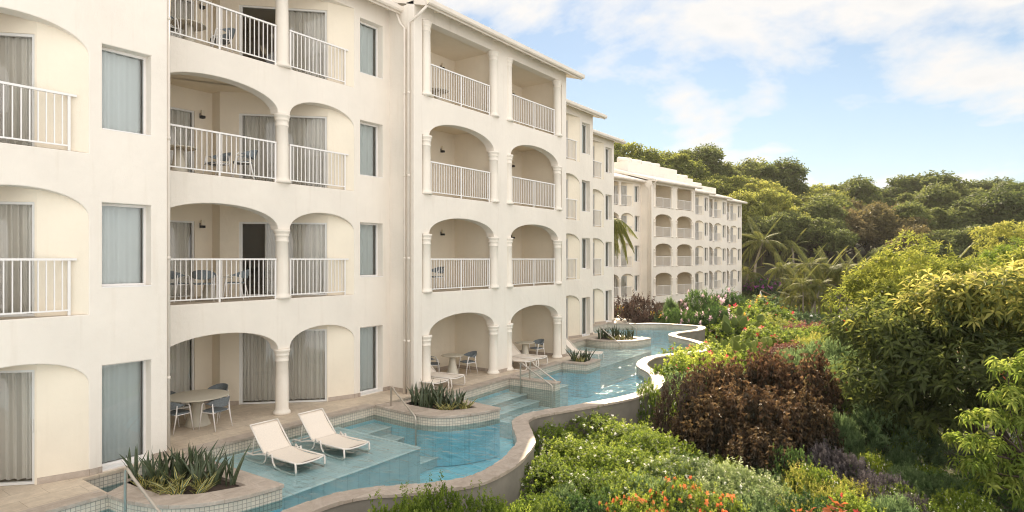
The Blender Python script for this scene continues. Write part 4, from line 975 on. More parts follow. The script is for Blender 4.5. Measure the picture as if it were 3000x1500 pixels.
# ---- middle garden
mid=(('hibiscus',1965,22.5,2.0,1.55,'green shrub with red flowers at the inner bend of the pool coping'),('hibiscus',2060,24.0,2.6,1.9,'green shrub with red flowers in front of the prickly pear'),('cream',2040,20.6,2.4,1.75,'dark green shrub with cream flower heads behind the brown leaved mass'),
('hibiscus',2160,23.0,2.8,1.7,'green shrub with red flowers below the prickly pear, right part'),('hibiscus',2260,22.0,2.6,1.7,'light green shrub left of the feathery olive shrubs'),('cream',2150,20.4,2.4,1.7,'dark shrub with cream tufts right above the brown leaved mass'),('hibiscus',2010,27.5,2.6,1.35,'low green shrub along the second bend of the coping'),
('hibiscus',2100,29,3,1.6,'bright green bush behind the prickly pear'),('redleaf',2300,29,3.2,1.6,'dark red leaved low bush in the middle garden'),('yellowgreen',2370,30,2.6,1.8,'yellow bush in the middle of the garden'),('hibiscus',2260,33,4.0,2.0,'green bush with pink flowers in the middle garden'),
('olive',2430,24,2.8,2.3,'olive feathery shrub left of the mango tree, back'),('olive',2480,21,2.6,2.2,'olive feathery shrub left of the mango tree, middle'),('olive',2500,18,2.4,2.0,'olive feathery shrub below the mango crown'),('olive',2580,16.0,2.4,1.7,'dark olive shrub in the shade of the mango crown'),('olive',2400,20,2.0,1.7,'olive shrub right of the brown leaved mass'),('olive',2350,25,2.4,1.8,'olive shrub with thin leaves behind the brown mass'),
('hibiscus',2180,38,4.2,2.2,'green bush with pale flowers beyond the pool end'),('yellowgreen',2280,42,4.5,2.0,'yellowish bush far back in the garden'),('redleaf',2360,40,3.6,1.7,'brownish red bush far back in the garden'),('hibiscus',2420,36,3.4,1.9,'light green bush before the palms'),('hibiscus',2230,48,5,2.3,'green bush left of the palm clump'),('cream',2330,50,4.5,2.0,'grey green bush in front of the palm clump'),('hibiscus',2140,46,4.5,2.6,'green bush right of the pink oleanders'),('yellowgreen',2190,56,5,2.4,'yellow green bush near the white parasols'),('goldcroton',2260,60,5,2.6,'yellow leaved bush near the farther white parasol'),('hibiscus',2400,58,5,2.2,'low green bush under the palms'),('redleaf',2110,52,4,2.2,'dark red leaved bush below the nearer parasol'))
for i,(k,u,d,w,h,l) in enumerate(mid): shrub(k,u,d,w,h,l,None,i%3)
# ---- bed behind the far end of the pool
bed=(('croton',1835,42.5,2.6,2.6,'dark purple croton bush beside the corner of the hotel'),('croton',1880,43.5,3.0,3.1,'taller dark purple croton bush, second from the hotel corner'),('goldcroton',1815,44.5,1.6,2.2,'yellow leaved bush behind the dark purple crotons, left'),('goldcroton',1858,45,1.6,2.3,'yellow leaved bush between the dark purple crotons'),('goldcroton',1925,43,2.4,1.9,'golden yellow bush right of the dark purple crotons'),('goldcroton',1990,43,2.6,1.8,'golden yellow bush behind the pink oleanders'),
('oleander',1965,42,2.2,2.2,'oleander with pink flowers, leftmost of the far bed'),('oleander',2030,41.5,2.6,2.3,'oleander with pink flowers, second from the left in the far bed'),('oleander',2085,41,2.6,2.3,'oleander with pink flowers, third from the left in the far bed'),('oleander',2130,40,2.6,2.2,'oleander with pink flowers at the right end of the far bed'),('oleander',2055,46,3,3.0,'tall oleander with pale flowers behind the far bed'),('oleander',2120,48,3.4,3.2,'tall oleander with pale flowers near the far wing'),('olive',1968,45.5,1.3,3.1,'tall slender leafy shrub rising over the far bed'),('goldcroton',2160,44,2.4,2.0,'golden bush at the right end of the far bed'),('croton',2010,46.5,2.6,2.2,'dark bush between the oleanders and the far wing'))
for i,(k,u,d,w,h,l) in enumerate(bed): shrub(k,u,d,w,h,l,None,i%2,off=(0,0))
# ---- ground cover filling the beds
def cover(name,u0,u1,d0,d1,n,L,mat,seed,hmax=.4):
    rs=np.random.RandomState(seed); P=[]
    for _ in range(n):
        d=math.exp(rs.uniform(math.log(d0),math.log(d1))); u=rs.uniform(u0,u1); x,y=at(u,d)
        if x<-3 and y<40 and inpool(x,y) : continue
        if depth(x,y)>50 and u<2150: continue
        P.append((x,y,ground_z(x,y)+rs.uniform(0,hmax)**1.2))
    P=np.array(P); d=np.tile([[0,0,1.]],(len(P),1)); a=rosettes(P,d,rs,6,L,L*.45,(25,80),.5,rs.uniform(0,.6,len(P)),.3); a=list(a)
    sc=np.tile(np.clip(np.array([depth(*p[:2]) for p in P])/16,.8,3.0),6); a[3]=a[3]*sc; a[4]=a[4]*sc
    o=inst('ground_cover',leafmesh('ground_cover',a,mat,.1,.1),None); tag(o,kind='stuff')
cover('ground_cover',1000,3400,9,75,9000,.12,'leaf_dark',1); cover('ground_cover',1500,3300,9.5,75,4500,.11,'leaf_jasmine',2); cover('ground_cover',2150,3400,40,88,4000,.12,'leaf_hill_bright',3)
# ---- prickly pear
def cactus(u,d,label,pads,seed,s=1):
    x,y=at(u,d); r=random.Random(seed); V=[];Fc=[];Tn=[]; n=16
    def pad(c,ax,nrm,h,w):
        ax=Vector(ax).normalized(); nrm=Vector(nrm).normalized(); sd=ax.cross(nrm).normalized(); b=len(V); rows=9; t0=r.uniform(.2,.7)
        for i in range(rows+1):
            t=i/rows; wd=w*math.sin(PI*min(.999,max(.06,t))**.8)**.7*.5; 
            for k in range(n):
                a=2*PI*k/n; V.append(Vector(c)+ax*(h*t)+sd*(wd*math.cos(a))+nrm*(.035*s*math.sin(a)*(1 if 0<i<rows else .3))); Tn.append(t0+.35*(abs(math.cos(a))>.9))
        for i in range(rows):
            for k in range(n): Fc.append((b+i*n+k,b+i*n+(k+1)%n,b+(i+1)*n+(k+1)%n,b+(i+1)*n+k))
        return Vector(c)+ax*h*.92
    for i in range(pads):
        a=r.uniform(0,2*PI); rad=r.uniform(.1,.75)*s; c=(math.cos(a)*rad,math.sin(a)*rad*.7,r.uniform(.45,.8)*s); nn=(r.uniform(-1,1),-1,r.uniform(-.2,.2))
        tip=pad(c,(math.cos(a)*.35,math.sin(a)*.2,1),nn,r.uniform(.45,.65)*s,r.uniform(.36,.48)*s)
        for _ in range(r.randint(0,2)): 
            e=r.uniform(-.9,.9); pad(tip,(e,0,1),(r.uniform(-.8,.8),-1,0),r.uniform(.35,.5)*s,r.uniform(.28,.38)*s)
    me=raw('prickly_pear',np.array([tuple(v) for v in V]),np.array(Fc),np.array(Tn)); me.materials.append(M['cactus_pad']); me.polygons.foreach_set('use_smooth',[True]*len(Fc))
    o=inst('prickly_pear',me,None,(x,y,ground_z(x,y)+.75)); tag(o,label,'cactus')
cactus(2205,27.5,'broad prickly pear cactus with round yellow edged pads in the garden',10,3,.85); cactus(2120,29.5,'smaller prickly pear cactus left of the broad one',5,7,.85); cactus(2165,37,'upright prickly pear cactus standing behind the others',6,5,1.3)
# ---------------- trees
def tube_limbs(paths,mat,name,parent,n=8):
    m=MB()
    for P,rr in paths: m.tube(P,rr,n)
    return m.build(name,M[mat],parent,True)
def limb(a,b,r0,r1,rs,k=6,wob=.12):
    a=np.array(a,float); b=np.array(b,float); L=np.linalg.norm(b-a); P=[]
    w=rs.normal(0,wob*L*.35,3)
    for i in range(k+1):
        t=i/k; P.append(tuple(a+(b-a)*t+w*math.sin(PI*t)+rs.normal(0,.012*L,3)*(0<i<k)))
    return P,[r0+(r1-r0)*i/k for i in range(k+1)]
def crown_mesh(name,mat,cl,nper,L,W,k,seed,ang=(40,100),up=.3,droop=.2,young=.25,fold=.12,zbias=.0,shell=.75):
    """cl: list of (centre, radii) leaf clumps"""
    rs=np.random.RandomState(seed); A=[]
    for c,rad,tb in cl:
        d=randdir(nper,-.7); rr=shell+(1-shell)*rs.uniform(0,1,nper)-.5*rs.uniform(0,1,nper)**4
        P=np.array(c)+d*rr[:,None]*np.array(rad); base=np.clip(rs.uniform(0,.38,nper)+tb,0,1)
        A.append(rosettes(P,d,rs,k,L,W,ang,up,base,young))
    return leafmesh(name,[np.concatenate(x) for x in zip(*A)],mat,fold,droop)
def clumps(n,rx,ry,rz,rc,seed,zmin=-.25,tb=lambda d:0):
    rs=np.random.RandomState(seed); d=randdir(n,zmin); out=[]
    for q in d:
        f=rs.uniform(.58,1.10); r=rc*rs.uniform(.55,1.25); out.append((np.array([q[0]*rx,q[1]*ry,q[2]*rz])*f,(r,r,r*.72),tb(q)))
    return out
# the broad mango tree on the right
def mango():
    u,d=2895,15.4; x,y=at(u,d); gz=ground_z(x,y); rs=np.random.RandomState(5)
    t=thing('mango_tree','broad dark leaved tree with sunlit yellow green top at the right','tree',(x,y,gz))
    fx,fy=C_,S_    # right in plan
    cl=[]
    for q in clumps(70,3.15,2.8,2.35,.85,21,-.62,lambda q:-.16+.62*max(0,q[2])**1.3): cl.append((q[0]+np.array([.05*fx,.05*fy,2.75]),q[1],q[2]))  # tint climbs with height: the crown's sunlit top is put into leaf colour
    for q in clumps(30,2.2,1.9,1.7,.85,24,-.7,lambda q:-.05): cl.append((q[0]+np.array([0,0,2.5]),q[1],q[2]))
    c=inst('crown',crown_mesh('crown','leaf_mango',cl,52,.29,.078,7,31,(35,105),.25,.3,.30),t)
    # rusty young flower sprays
    idx=rs.choice(54,12,False); Q=np.concatenate([cl[i][0]+np.array(cl[i][1])*.9*randdir(10,.0) for i in idx]); a=rosettes(Q,unit(Q-np.array([0,0,3.2])),rs,5,.14,.03,(10,60),.8,rs.uniform(0,.7,len(Q)),.3); inst('flower_spray',leafmesh('flower_spray',a,'leaf_red',.1,.1),c)
    L=[]
    base=(1.55*fx,1.55*fy,-.3)
    ends=[(-1.3*fx,-1.3*fy,2.5),(-.3*fx-.5,-.3*fy+.6,3.0),(1.2*fx,1.2*fy,3.2),(.5*fx+.9,.5*fy-.9,2.8),(2.4*fx,2.4*fy,2.8)]
    for e in ends:
        P,r_=limb(base,e,.17,.05,rs,8,.14); L.append((P,r_))
        for _ in range(3):
            k=rs.randint(4,8); b=np.array(P[k]); L.append(limb(b,b+rs.normal(0,.7,3)+np.array([0,0,.8]),.05,.015,rs,5))
    tube_limbs(L,'bark_dark','trunk',t)
mango()
def lime_tree():
    u,d=2975,12.0; x,y=at(u,d); gz=ground_z(x,y); rs=np.random.RandomState(8); t=thing('lime_leaved_tree','tree with drooping bright lime green leaves at the right edge of the photo','tree',(x,y,gz)); fx,fy=C_,S_
    cl=[]
    spots=[(-.55,2.35,0),(-.35,1.75,.1),(-.75,1.45,0),(-.15,2.8,0),(.15,2.3,0),(-.1,1.5,-.2),(.4,2.9,.1),(.5,1.9,0),(-.45,1.15,-.1),(.3,1.2,0),(.75,2.4,.2),(.0,3.3,.2),(.55,3.5,.1),(-.9,1.9,.1),(.15,.85,-.2)]
    for a,z,b in spots:
        c=np.array([a*fx-b*S_,a*fy+b*C_,z]); cl.append((c,(.42,.42,.26),.0))
    A=[]
    for c,rad,tb in cl:
        n=26; dd=randdir(n,-.1); P=c+dd*np.array(rad)*rs.uniform(.5,1,n)[:,None]; A.append(rosettes(P,dd,rs,7,.185,.05,(80,130),.5,np.clip(rs.uniform(.1,.8,n),0,1),.15))
    inst('crown',leafmesh('crown',[np.concatenate(q) for q in zip(*A)],'leaf_lime',.12,.45),t)
    L=[limb((.3*fx,.3*fy,-.2),(.2*fx,.2*fy,2.2),.075,.04,rs,7,.1)]
    for c,_,_ in cl: L.append(limb(L[0][0][rs.randint(3,7)],c,.028,.008,rs,4))
    tube_limbs(L,'bark_dark','trunk',t)
lime_tree()
def yellow_tree(u,d,h,w,label,seed,mat='leaf_yellow',L=.22):
    x,y=at(u,d); gz=ground_z(x,y); rs=np.random.RandomState(seed); t=thing('garden_tree',label,'tree',(x,y,gz))
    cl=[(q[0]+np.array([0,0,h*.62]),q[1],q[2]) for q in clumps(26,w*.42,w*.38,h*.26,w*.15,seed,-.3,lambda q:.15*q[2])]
    inst('crown',crown_mesh('crown',mat,cl,52,L,L*.3,7,seed,(30,95),.5,.2,.25),t)
    LL_=[limb((0,0,-.2),(rs.normal(0,.2),rs.normal(0,.2),h*.6),.14,.07,rs)]
    for q in cl[::3]: LL_.append(limb(LL_[0][0][5],q[0],.05,.012,rs,4))
    tube_limbs(LL_,'bark','trunk',t)
yellow_tree(2625,23,6.4,4.4,'yellow green leafy tree behind the mango crown, left one',41); yellow_tree(2740,25,6.9,5.0,'yellow green leafy tree behind the mango crown, middle one',42); yellow_tree(2850,27,7.0,5.5,'darker leafy tree behind the mango crown near the right edge',43,'leaf_jasmine'); yellow_tree(3010,20,6.6,3.4,'yellow green tree at the right edge above the lime leaved one',44); yellow_tree(2980,36,8.6,6,'tall olive green tree at the right edge behind the garden',45,'leaf_hill_bright')
# ---------------- palms
def frond_mesh(L,n,leaf,droop,seed,mat,w=.035,arch=.5,vee=.4):
    """frond along +x, arching up then down"""
    rs=np.random.RandomState(seed); P=[];D=[];U=[];Ls=[];T=[]; rib=[]
    for i in range(14):
        t=i/13; rib.append((L*t*(1-.12*t*droop),0,L*(arch*t-droop*t*t)))
    rib=np.array(rib)
    for i in range(n):
        t=.12+.88*i/(n-1); f=t*13; k=min(12,int(f)); p=rib[k]+(rib[k+1]-rib[k])*(f-k); tg=rib[k+1]-rib[k]; tg/=np.linalg.norm(tg)
        for s in (-1,1):
            lf=leaf*(math.sin(PI*min(1,.18+.80*t))**.7)*rs.uniform(.88,1.1)
            dv=tg*(.45+.45*t)+np.array([0,s*1.0,0])+np.array([0,0,vee-.95*droop*(.5+t)])+rs.normal(0,.07,3)
            P.append(p);D.append(dv);U.append([-.3,0,1]);Ls.append(lf);T.append(.25+.5*rs.uniform()+.2*t)
    me=leaves('frond',np.array(P),np.array(D),np.array(U),np.array(Ls),w,np.array(T),0.0,.35*droop+.1)
    m=MB().tube([tuple(q) for q in rib],[max(.006,.03*(1-i/13)*(L/3)) for i in range(14)],5)
    v=np.array(m.v); fc=m.f; b=len(me.vertices)
    # rib joined to the blades as one frond
    V0=np.empty(b*3); me.vertices.foreach_get('co',V0); V0=V0.reshape(-1,3); F0=[list(p.vertices) for p in me.polygons]; bpy.data.meshes.remove(me)
    me=bpy.data.meshes.new('frond'); me.from_pydata(np.concatenate([V0,v]).tolist(),[],F0+[[b+i for i in f] for f in fc]); at_=me.attributes.new('tint','FLOAT','POINT'); at_.data.foreach_set('value',np.concatenate([np.repeat(np.clip(T,0,1),4),np.full(len(v),.8)]).astype(np.float32)); me.materials.append(M[mat]); return me
FR=[frond_mesh(1,62,.25,dr,s,'leaf_palm',.0165,ar) for s,(dr,ar) in enumerate(((.35,.62),(.75,.55),(1.05,.35),(.12,1.1)))]
FR_HANG=[frond_mesh(1,60,.24,1.5,15,'leaf_palm',.016,.45),frond_mesh(1,60,.24,1.1,16,'leaf_palm',.016,.5)]
def palm(u,d,h,L,n,label,seed,lean=(0,0),tr=.15,name='coconut_palm',group=None,stems=1,spread=.3,xy=None,z0=None,hang=False):
    x,y=xy or at(u,d); gz=ground_z(x,y) if z0 is None else z0; r=random.Random(seed); rs=np.random.RandomState(seed); t=thing(name,label,'palm tree',(x,y,gz),0,group)
    for s in range(stems):
        a=2*PI*s/max(1,stems)+r.uniform(-.4,.4); lx,ly=lean[0]+(math.cos(a)*spread*h*.5 if stems>1 else 0),lean[1]+(math.sin(a)*spread*h*.5 if stems>1 else 0); hh=h*(r.uniform(.7,1.08) if stems>1 else 1)
        P=[(lx*(k/9)**1.6+.08*math.sin(k),ly*(k/9)**1.6,hh*k/9-.15) for k in range(10)]
        if stems>1: P=[(p[0]+math.cos(a)*.25,p[1]+math.sin(a)*.25,p[2]) for p in P]
        MB().tube(P,[tr*(1.25-.55*k/9) if k else tr*1.6 for k in range(10)],9).build('trunk',M['palm_bark'],t,True)
        top=P[-1]
        for i in range(n):
            el=i/n; o=bpy.data.objects.new('frond',FR_HANG[i%2] if hang else FR[3] if el<.06 else FR[0] if el<.3 else FR[1] if el<.65 else FR[2]); o.location=top; sc=L*r.uniform(.85,1.08)
            o.rotation_euler=(r.uniform(-.3,.3),R(8)*(el*3-1.2),i*2.4+r.uniform(-.25,.25)); o.scale=(sc,sc,sc); link(o,t)
    return t
palm(2207,93,6.4,3.9,26,'coconut palm with a slim pale trunk right beside the far wing',3,(1.1,.6),.19)
palm(2330,94,5.4,3.0,18,'second coconut palm with upright fronds, right of the slim one',4,(-.6,.3),.18)
palm(2185,90,3.4,3.0,14,'low coconut palm half hidden by the end of the far wing',5,(.2,.2),.17)
for i,(u,d,h,L,l) in enumerate(((2325,58,5.2,1.76,'leftmost'),(2385,55,5.7,1.93,'second from the left'),(2440,57,6.3,1.93,'tallest, in the middle'),(2485,54,5.3,1.76,'fourth from the left'),(2530,56,4.8,1.68,'rightmost'),(2365,52,4.0,1.68,'lowest, at the front'))):
    palm(u,d,h,L,19,f'many stemmed feathery garden palm, {l} of the clump',20+i,(0,0),.07,'areca_palm','feathery palms in the garden',4,.35)
palm(1800,0,8.8,2.7,34,'palm with hanging fronds in front of the far wing, cut by the hotel corner',31,(.0,.0),.16,'garden_palm',None,1,.3,at(1772,47),-1.6,True)
palm(2735,34,4.2,2.6,12,'small fan of palm fronds poking out above the yellow green trees',33,(0,0),.1,'garden_palm')
# ---------------- wooded hillside: every tree is its own object, meshes shared between trees of a kind
def hill_proto(seed,mat,rx,rz,n=34,nper=85,L=.52,rc=1.55,trunk=True):
    cl=[(q[0]+np.array([0,0,rz*1.05+2.2]),q[1],q[2]) for q in clumps(n,rx,rx,rz,rc,seed,-.35,lambda q:.12*q[2])]
    rs=np.random.RandomState(seed); L_=[limb((0,0,-.5),(rs.normal(0,.3),rs.normal(0,.3),2.6+rz*.6),.30,.16,rs,6)]
    for q in cl[::2]: L_.append(limb(L_[0][0][rs.randint(3,7)],q[0],.12,.03,rs,5))
    m=MB()
    for P,rr in L_: m.tube(P,rr,6)
    return crown_mesh('crown',mat,cl,nper,L,L*.5,5,seed,(35,100),.3,.15,.25,.1,shell=.6),m.mesh('trunk',M['bark_dark'],True)
HP={'dark':[hill_proto(51,'leaf_hill',3.6,3.2),hill_proto(52,'leaf_hill',3.2,4.0),hill_proto(53,'leaf_hill',4.2,2.9)],
    'bright':[hill_proto(54,'leaf_hill_bright',4.6,2.8,34),hill_proto(55,'leaf_hill_bright',3.8,3.0)],
    'brown':[hill_proto(56,'leaf_hill_brown',3.8,3.0),hill_proto(57,'leaf_hill_brown',3.2,3.4)]}
def hill_tree(u,d,s,kind,i,label,group):
    x,y=at(u,d); gz=ground_z(x,y); t=thing('hillside_tree',label,'tree',(x,y,gz-.3),rnd.uniform(0,6.28),group); cr,tk=HP[kind][i%len(HP[kind])]; t.scale=(s*rnd.uniform(1.0,1.3),s*rnd.uniform(1.0,1.3),s*rnd.uniform(.92,1.12))
    inst('crown',cr,t); inst('trunk',tk,t)
ORD=['first','second','third','fourth','fifth','sixth','seventh','eighth','ninth','tenth','eleventh','twelfth','thirteenth','fourteenth','fifteenth','sixteenth','seventeenth','eighteenth','nineteenth','twentieth']
KW={'dark':'dark green','bright':'light yellow green','brown':'brownish green'}
rows=[('ridge line',[(1700,128,1.35,'bright'),(1790,126,1.4,'bright'),(1880,124,1.45,'bright'),(1960,126,1.3,'bright'),(2035,132,1.35,'dark'),(2110,134,1.4,'dark'),(2190,132,1.45,'dark'),(2265,131,1.45,'dark'),(2330,132,1.3,'bright'),(2410,130,1.4,'bright'),(2490,134,1.35,'dark'),(2570,138,1.3,'dark'),(2640,138,1.35,'brown'),(2700,136,1.55,'dark'),(2760,136,1.6,'dark'),(2830,138,1.35,'dark'),(2900,138,1.4,'dark'),(2970,138,1.4,'dark'),(3050,136,1.4,'dark'),(3130,134,1.4,'dark')]),
('upper row',[(2060,118,1.15,'bright'),(2130,118,1.2,'bright'),(2210,117,1.2,'bright'),(2280,118,1.15,'bright'),(2360,117,1.3,'bright'),(2430,118,1.35,'dark'),(2510,120,1.2,'brown'),(2580,121,1.25,'brown'),(2650,121,1.2,'dark'),(2720,120,1.35,'dark'),(2790,121,1.3,'dark'),(2860,120,1.3,'dark'),(2940,120,1.3,'dark'),(3020,119,1.3,'dark'),(1980,116,1.1,'bright')]),
('middle row',[(2170,107,1.1,'bright'),(2245,108,1.15,'bright'),(2320,107,1.15,'bright'),(2395,107,1.2,'dark'),(2465,108,1.1,'brown'),(2540,108,1.2,'brown'),(2610,107,1.2,'brown'),(2680,107,1.2,'dark'),(2750,106,1.2,'dark'),(2825,105,1.25,'dark'),(2900,105,1.25,'dark'),(2975,104,1.25,'dark'),(3060,104,1.2,'dark')]),
('foot of the slope',[(2235,99,.8,'dark'),(2310,99,.85,'dark'),(2400,99,.95,'dark'),(2690,95,1.0,'brown'),(2770,92,1.05,'dark'),(2850,90,1.05,'dark'),(2930,88,1.1,'dark'),(3010,86,1.1,'dark'),(2610,94,.75,'dark')])]
for rn,lst in rows:
    lst.sort()
    for i,(u,d,s,k) in enumerate(lst): hill_tree(u,d,s,k,i,f'{KW[k]} hill tree, {ORD[i]} from the left in the {rn}','trees on the wooded hill')
for i,((u,d,w,h),l) in enumerate(zip(((2560,88,6,3.0),(2650,86,7,3.4),(2480,86,5,2.6),(2230,90,5,2.4),(2740,80,8,3.4),(2840,74,8,3.6),(2930,66,8,3.8)),('in the middle of the slope foot','right of the fence','left of the fence','behind the slim coconut palm','below the hanging creepers','near the right edge, lower','at the right edge'))): shrub('bougain' if i in(0,2,3) else 'cream',u,d,w,h,'dark bush with purple flowers '+l if i in(0,2,3) else 'sprawling dark green bush '+l,None,i%2)
# grass on the bank beside the far wing
def grass():
    rs=np.random.RandomState(77); P=[]
    for _ in range(5000):
        d=rs.uniform(78,90); u=rs.uniform(2172,2300); x,y=at(u,d); P.append((x,y,ground_z(x,y)))
    P=np.array(P); n=len(P); me=leaves('grass',P,np.concatenate([rs.normal(0,.25,(n,2)),np.ones((n,1))],1),rs.normal(0,1,(n,3)),rs.uniform(.7,1.4,n),.10,rs.uniform(0,1,n),0,.1); me.materials.append(M['grass_blade']); o=inst('grass',me,None); tag(o,kind='stuff')
grass()
# path behind the palms and under the big tree
def path(P,w,label='path'):
    Q=catmull(P,6); m=MB(); A=offset(Q,w/2); B=offset(Q,-w/2)
    for i in range(len(Q)-1): m.quad(*[(x,y,ground_z(x,y)+.06) for x,y in (A[i],B[i],B[i+1],A[i+1])])
    tag(m.build('path',M['path_paving']),kind='structure')
path([at(2380,66),at(2470,64),at(2560,60),at(2660,52)],2.2); path([at(2820,19),at(2880,18.5),at(2950,18.4),at(3080,19)],.9)
# chain link fence on the slope
t=thing('chain_link_fence','thin metal post and rail fence half hidden among the trees on the slope','fence',(*at(2480,97),0))
ox,oy=at(2480,97); pts=[at(u,d) for u,d in ((2405,97),(2440,97),(2475,97),(2545,96),(2580,96),(2615,96))]
Z=[ground_z(*p)+.0 for p in pts]
for (x,y),z in zip(pts,Z): MB().tube([(x-ox,y-oy,z),(x-ox,y-oy,z+2.1)],.05,6).build('post',M['galvanised'],t,True)
for k in (0,1,3,4):
    (xa,ya),(xb,yb)=pts[k],pts[k+1]
    for hh in (2.05,1.05): MB().tube([(xa-ox,ya-oy,Z[k]+hh),(xb-ox,yb-oy,Z[k+1]+hh)],.03,5).build('rail',M['galvanised'],t,True)
# closed white parasols on wooden arms near the far wing
def parasol(u,d,label,flip):
    x,y=at(u,d); z=ground_z(x,y); t=thing('closed_parasol',label,'parasol',(x,y,z),YAW if not flip else YAW+.2,'closed white parasols')
    n=16; vs=[];prof=[(.03,3.05),(.10,2.7),(.20,2.0),(.33,1.2),(.40,.75)]
    m=MB()
    for i,(r_,h) in enumerate(prof):
        for k in range(n): a=2*PI*k/n; q=r_*(1+(.28 if k%2 else -.18)*min(1,i/2)); vs.append((q*math.cos(a),q*math.sin(a),h))
    m.add(vs,[(i*n+k,i*n+(k+1)%n,(i+1)*n+(k+1)%n,(i+1)*n+k) for i in range(len(prof)-1) for k in range(n)]); m.build('canopy',M['umbrella_cloth'],t)
    sx=1 if flip else -1
    MB().tube([(0,0,.7),(0,0,3.15)],.03,8).build('pole',M['wood'],t,True); MB().tube([(.05*sx,0,3.1),(1.9*sx,0,2.3 if flip else 2.35)],.05,8).build('arm',M['wood'],t,True); MB().tube([(1.75*sx,0,0),(1.75*sx,0,2.45)],.06,8).build('mast',M['wood'],t,True)
parasol(2163,62,'closed white parasol standing before the end of the far wing',False); parasol(2228,63,'closed white parasol right of the far wing, on its wooden arm',True)
HAZE_D=.00016; CLOUD_OFF=(2.5,4.2,0); CLOUD_B=8.8; CLOUD_FILL=15.2; EXPO=1.16; CL0=.755; CL1=.85; SKY_TINT=(.94,1.0,1.0,1); HAZE_SKY=(6.4,7.2,7.5,1)
# ================================================================== CAMERA, LIGHT, SKY
SUN_AZ=-27; SUN_EL=36
cam=bpy.data.cameras.new('camera'); co=bpy.data.objects.new('camera',cam); C.objects.link(co)
cam.sensor_width=36; cam.lens=36*F_PX/3000; cam.clip_end=2000; cam.shift_y=(HZ-750)/3000
co.location=(0,0,CAM_Z); co.rotation_euler=(PI/2,0,YAW); bpy.context.scene.camera=co
az,el=R(SUN_AZ),R(SUN_EL); sd=Vector((math.sin(az)*math.cos(el),math.cos(az)*math.cos(el),math.sin(el)))
sl=bpy.data.lights.new('sun','SUN'); sl.energy=5.0; sl.angle=R(.5); sl.color=(1,.84,.60)
so=bpy.data.objects.new('sun',sl); C.objects.link(so); so.rotation_euler=(-sd).to_track_quat('-Z','Y').to_euler()
w=bpy.data.worlds.new('World'); bpy.context.scene.world=w; w.use_nodes=True; nt=w.node_tree; bg=nt.nodes['Background']
sky=N(nt,'ShaderNodeTexSky',sky_type='NISHITA',sun_disc=False); sky.sun_elevation=el; sky.sun_rotation=az; sky.dust_density=.15; sky.air_density=1.0; sky.ozone_density=1.0
tc=nt.nodes.new('ShaderNodeTexCoord'); sx=N(nt,'ShaderNodeSeparateXYZ'); nt.links.new(tc.outputs['Generated'],sx.inputs[0])
zz=N(nt,'ShaderNodeMath',operation='MAXIMUM'); zz.inputs[1].default_value=0; nt.links.new(sx.outputs['Z'],zz.inputs[0])
za=N(nt,'ShaderNodeMath',operation='ADD'); za.inputs[1].default_value=.22; nt.links.new(zz.outputs[0],za.inputs[0])
dv=[]
for a in 'XY':
    d=N(nt,'ShaderNodeMath',operation='DIVIDE'); nt.links.new(sx.outputs[a],d.inputs[0]); nt.links.new(za.outputs[0],d.inputs[1]); dv.append(d)
cx=nt.nodes.new('ShaderNodeCombineXYZ'); nt.links.new(dv[0].outputs[0],cx.inputs[0]); nt.links.new(dv[1].outputs[0],cx.inputs[1])
mp=N(nt,'ShaderNodeMapping'); mp.inputs['Location'].default_value=CLOUD_OFF; nt.links.new(cx.outputs[0],mp.inputs[0])
n1=noise(nt,1.25,12,.57,mp.outputs[0],.2); n2=noise(nt,.23,3,.5,mp.outputs[0])
sm=N(nt,'ShaderNodeMath',operation='MULTIPLY_ADD'); sm.inputs[1].default_value=.55; nt.links.new(n2.outputs['Fac'],sm.inputs[0]); nt.links.new(n1.outputs['Fac'],sm.inputs[2])
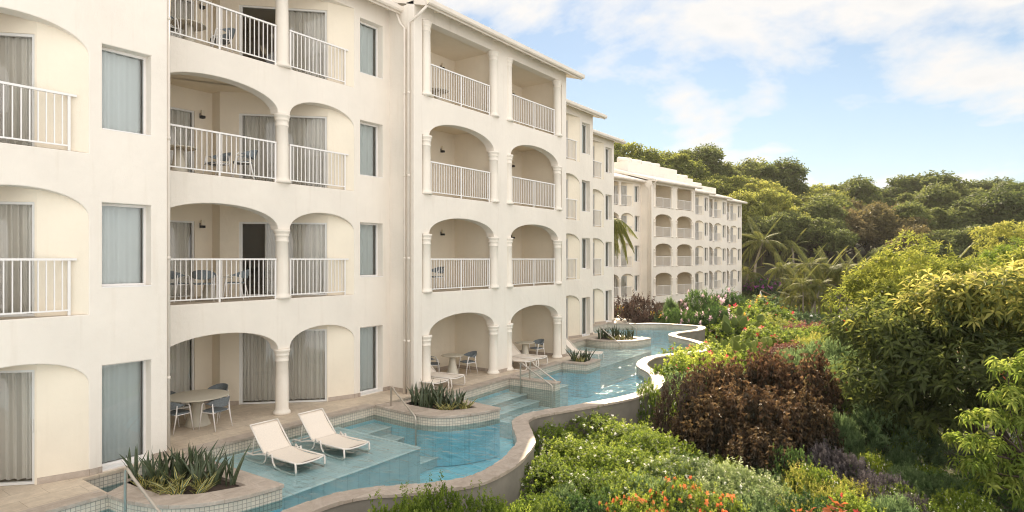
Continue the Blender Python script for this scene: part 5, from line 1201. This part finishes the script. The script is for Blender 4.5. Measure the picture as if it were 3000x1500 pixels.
# thicker, brighter cloud bank out of view, added to fill the shaded facade
dt=N(nt,'ShaderNodeVectorMath',operation='DOT_PRODUCT'); dt.inputs[1].default_value=(.80,-.55,.25); nt.links.new(tc.outputs['Generated'],dt.inputs[0])
bk=N(nt,'ShaderNodeMapRange'); bk.inputs[1].default_value=-.35; bk.inputs[2].default_value=.6; bk.inputs[3].default_value=0; bk.inputs[4].default_value=.22; nt.links.new(dt.outputs['Value'],bk.inputs[0])
s2=N(nt,'ShaderNodeMath',operation='ADD'); nt.links.new(sm.outputs[0],s2.inputs[0]); nt.links.new(bk.outputs[0],s2.inputs[1])
cov=ramp(nt,s2.outputs[0],[(CL0,(0,0,0)),(CL1,(1,1,1))])
shade=ramp(nt,n1.outputs['Fac'],[(.44,(1.05,1.0,.95)),(.60,(.90,.89,.88)),(.72,(.72,.74,.78))])
br=N(nt,'ShaderNodeMapRange'); br.inputs[1].default_value=-.2; br.inputs[2].default_value=.7; br.inputs[3].default_value=CLOUD_B; br.inputs[4].default_value=CLOUD_FILL; nt.links.new(dt.outputs['Value'],br.inputs[0])
cl=N(nt,'ShaderNodeVectorMath',operation='SCALE'); nt.links.new(shade.outputs[0],cl.inputs[0]); nt.links.new(br.outputs[0],cl.inputs['Scale'])
mx=N(nt,'ShaderNodeMixRGB'); nt.links.new(cov.outputs[0],mx.inputs[0]); 
hz=ramp(nt,zz.outputs[0],[(0,(.9,.9,.9)),(.13,(.38,.38,.38)),(.4,(.06,.06,.06))])
sk2=N(nt,'ShaderNodeMixRGB',blend_type='MULTIPLY',Fac=1); sk2.inputs[2].default_value=SKY_TINT; nt.links.new(sky.outputs[0],sk2.inputs[1])
hm=N(nt,'ShaderNodeMixRGB'); nt.links.new(hz.outputs[0],hm.inputs[0]); nt.links.new(sk2.outputs[0],hm.inputs[1]); hm.inputs[2].default_value=HAZE_SKY
nt.links.new(hm.outputs[0],mx.inputs[1]); nt.links.new(cl.outputs[0],mx.inputs[2])
nt.links.new(mx.outputs[0],bg.inputs[0]); bg.inputs[1].default_value=.052
vs=bpy.context.scene.view_settings; vs.view_transform='Standard'; vs.look='None'; vs.gamma=1; vs.use_curve_mapping=False; vs.exposure=EXPO
bpy.context.scene.render.engine='CYCLES'; cy=bpy.context.scene.cycles; cy.use_denoising=True; cy.filter_width=1.1; cy.use_adaptive_sampling=False; cy.max_bounces=10; cy.diffuse_bounces=5; cy.transparent_max_bounces=16; cy.glossy_bounces=4; cy.sample_clamp_indirect=6

hb=MB().box(-210,320,-75,640,-70,75); hz_=bpy.data.materials.new('haze'); hz_.use_nodes=True; hn=hz_.node_tree; hn.nodes.remove(hn.nodes['Principled BSDF'])
pv=hn.nodes.new('ShaderNodeVolumePrincipled'); pv.inputs['Density'].default_value=HAZE_D; pv.inputs['Color'].default_value=(1,.97,.93,1); pv.inputs['Anisotropy'].default_value=.3; hn.links.new(pv.outputs[0],hn.nodes['Material Output'].inputs['Volume'])
if HAZE_D>0:
    o=hb.build('haze',hz_); tag(o,kind='stuff')
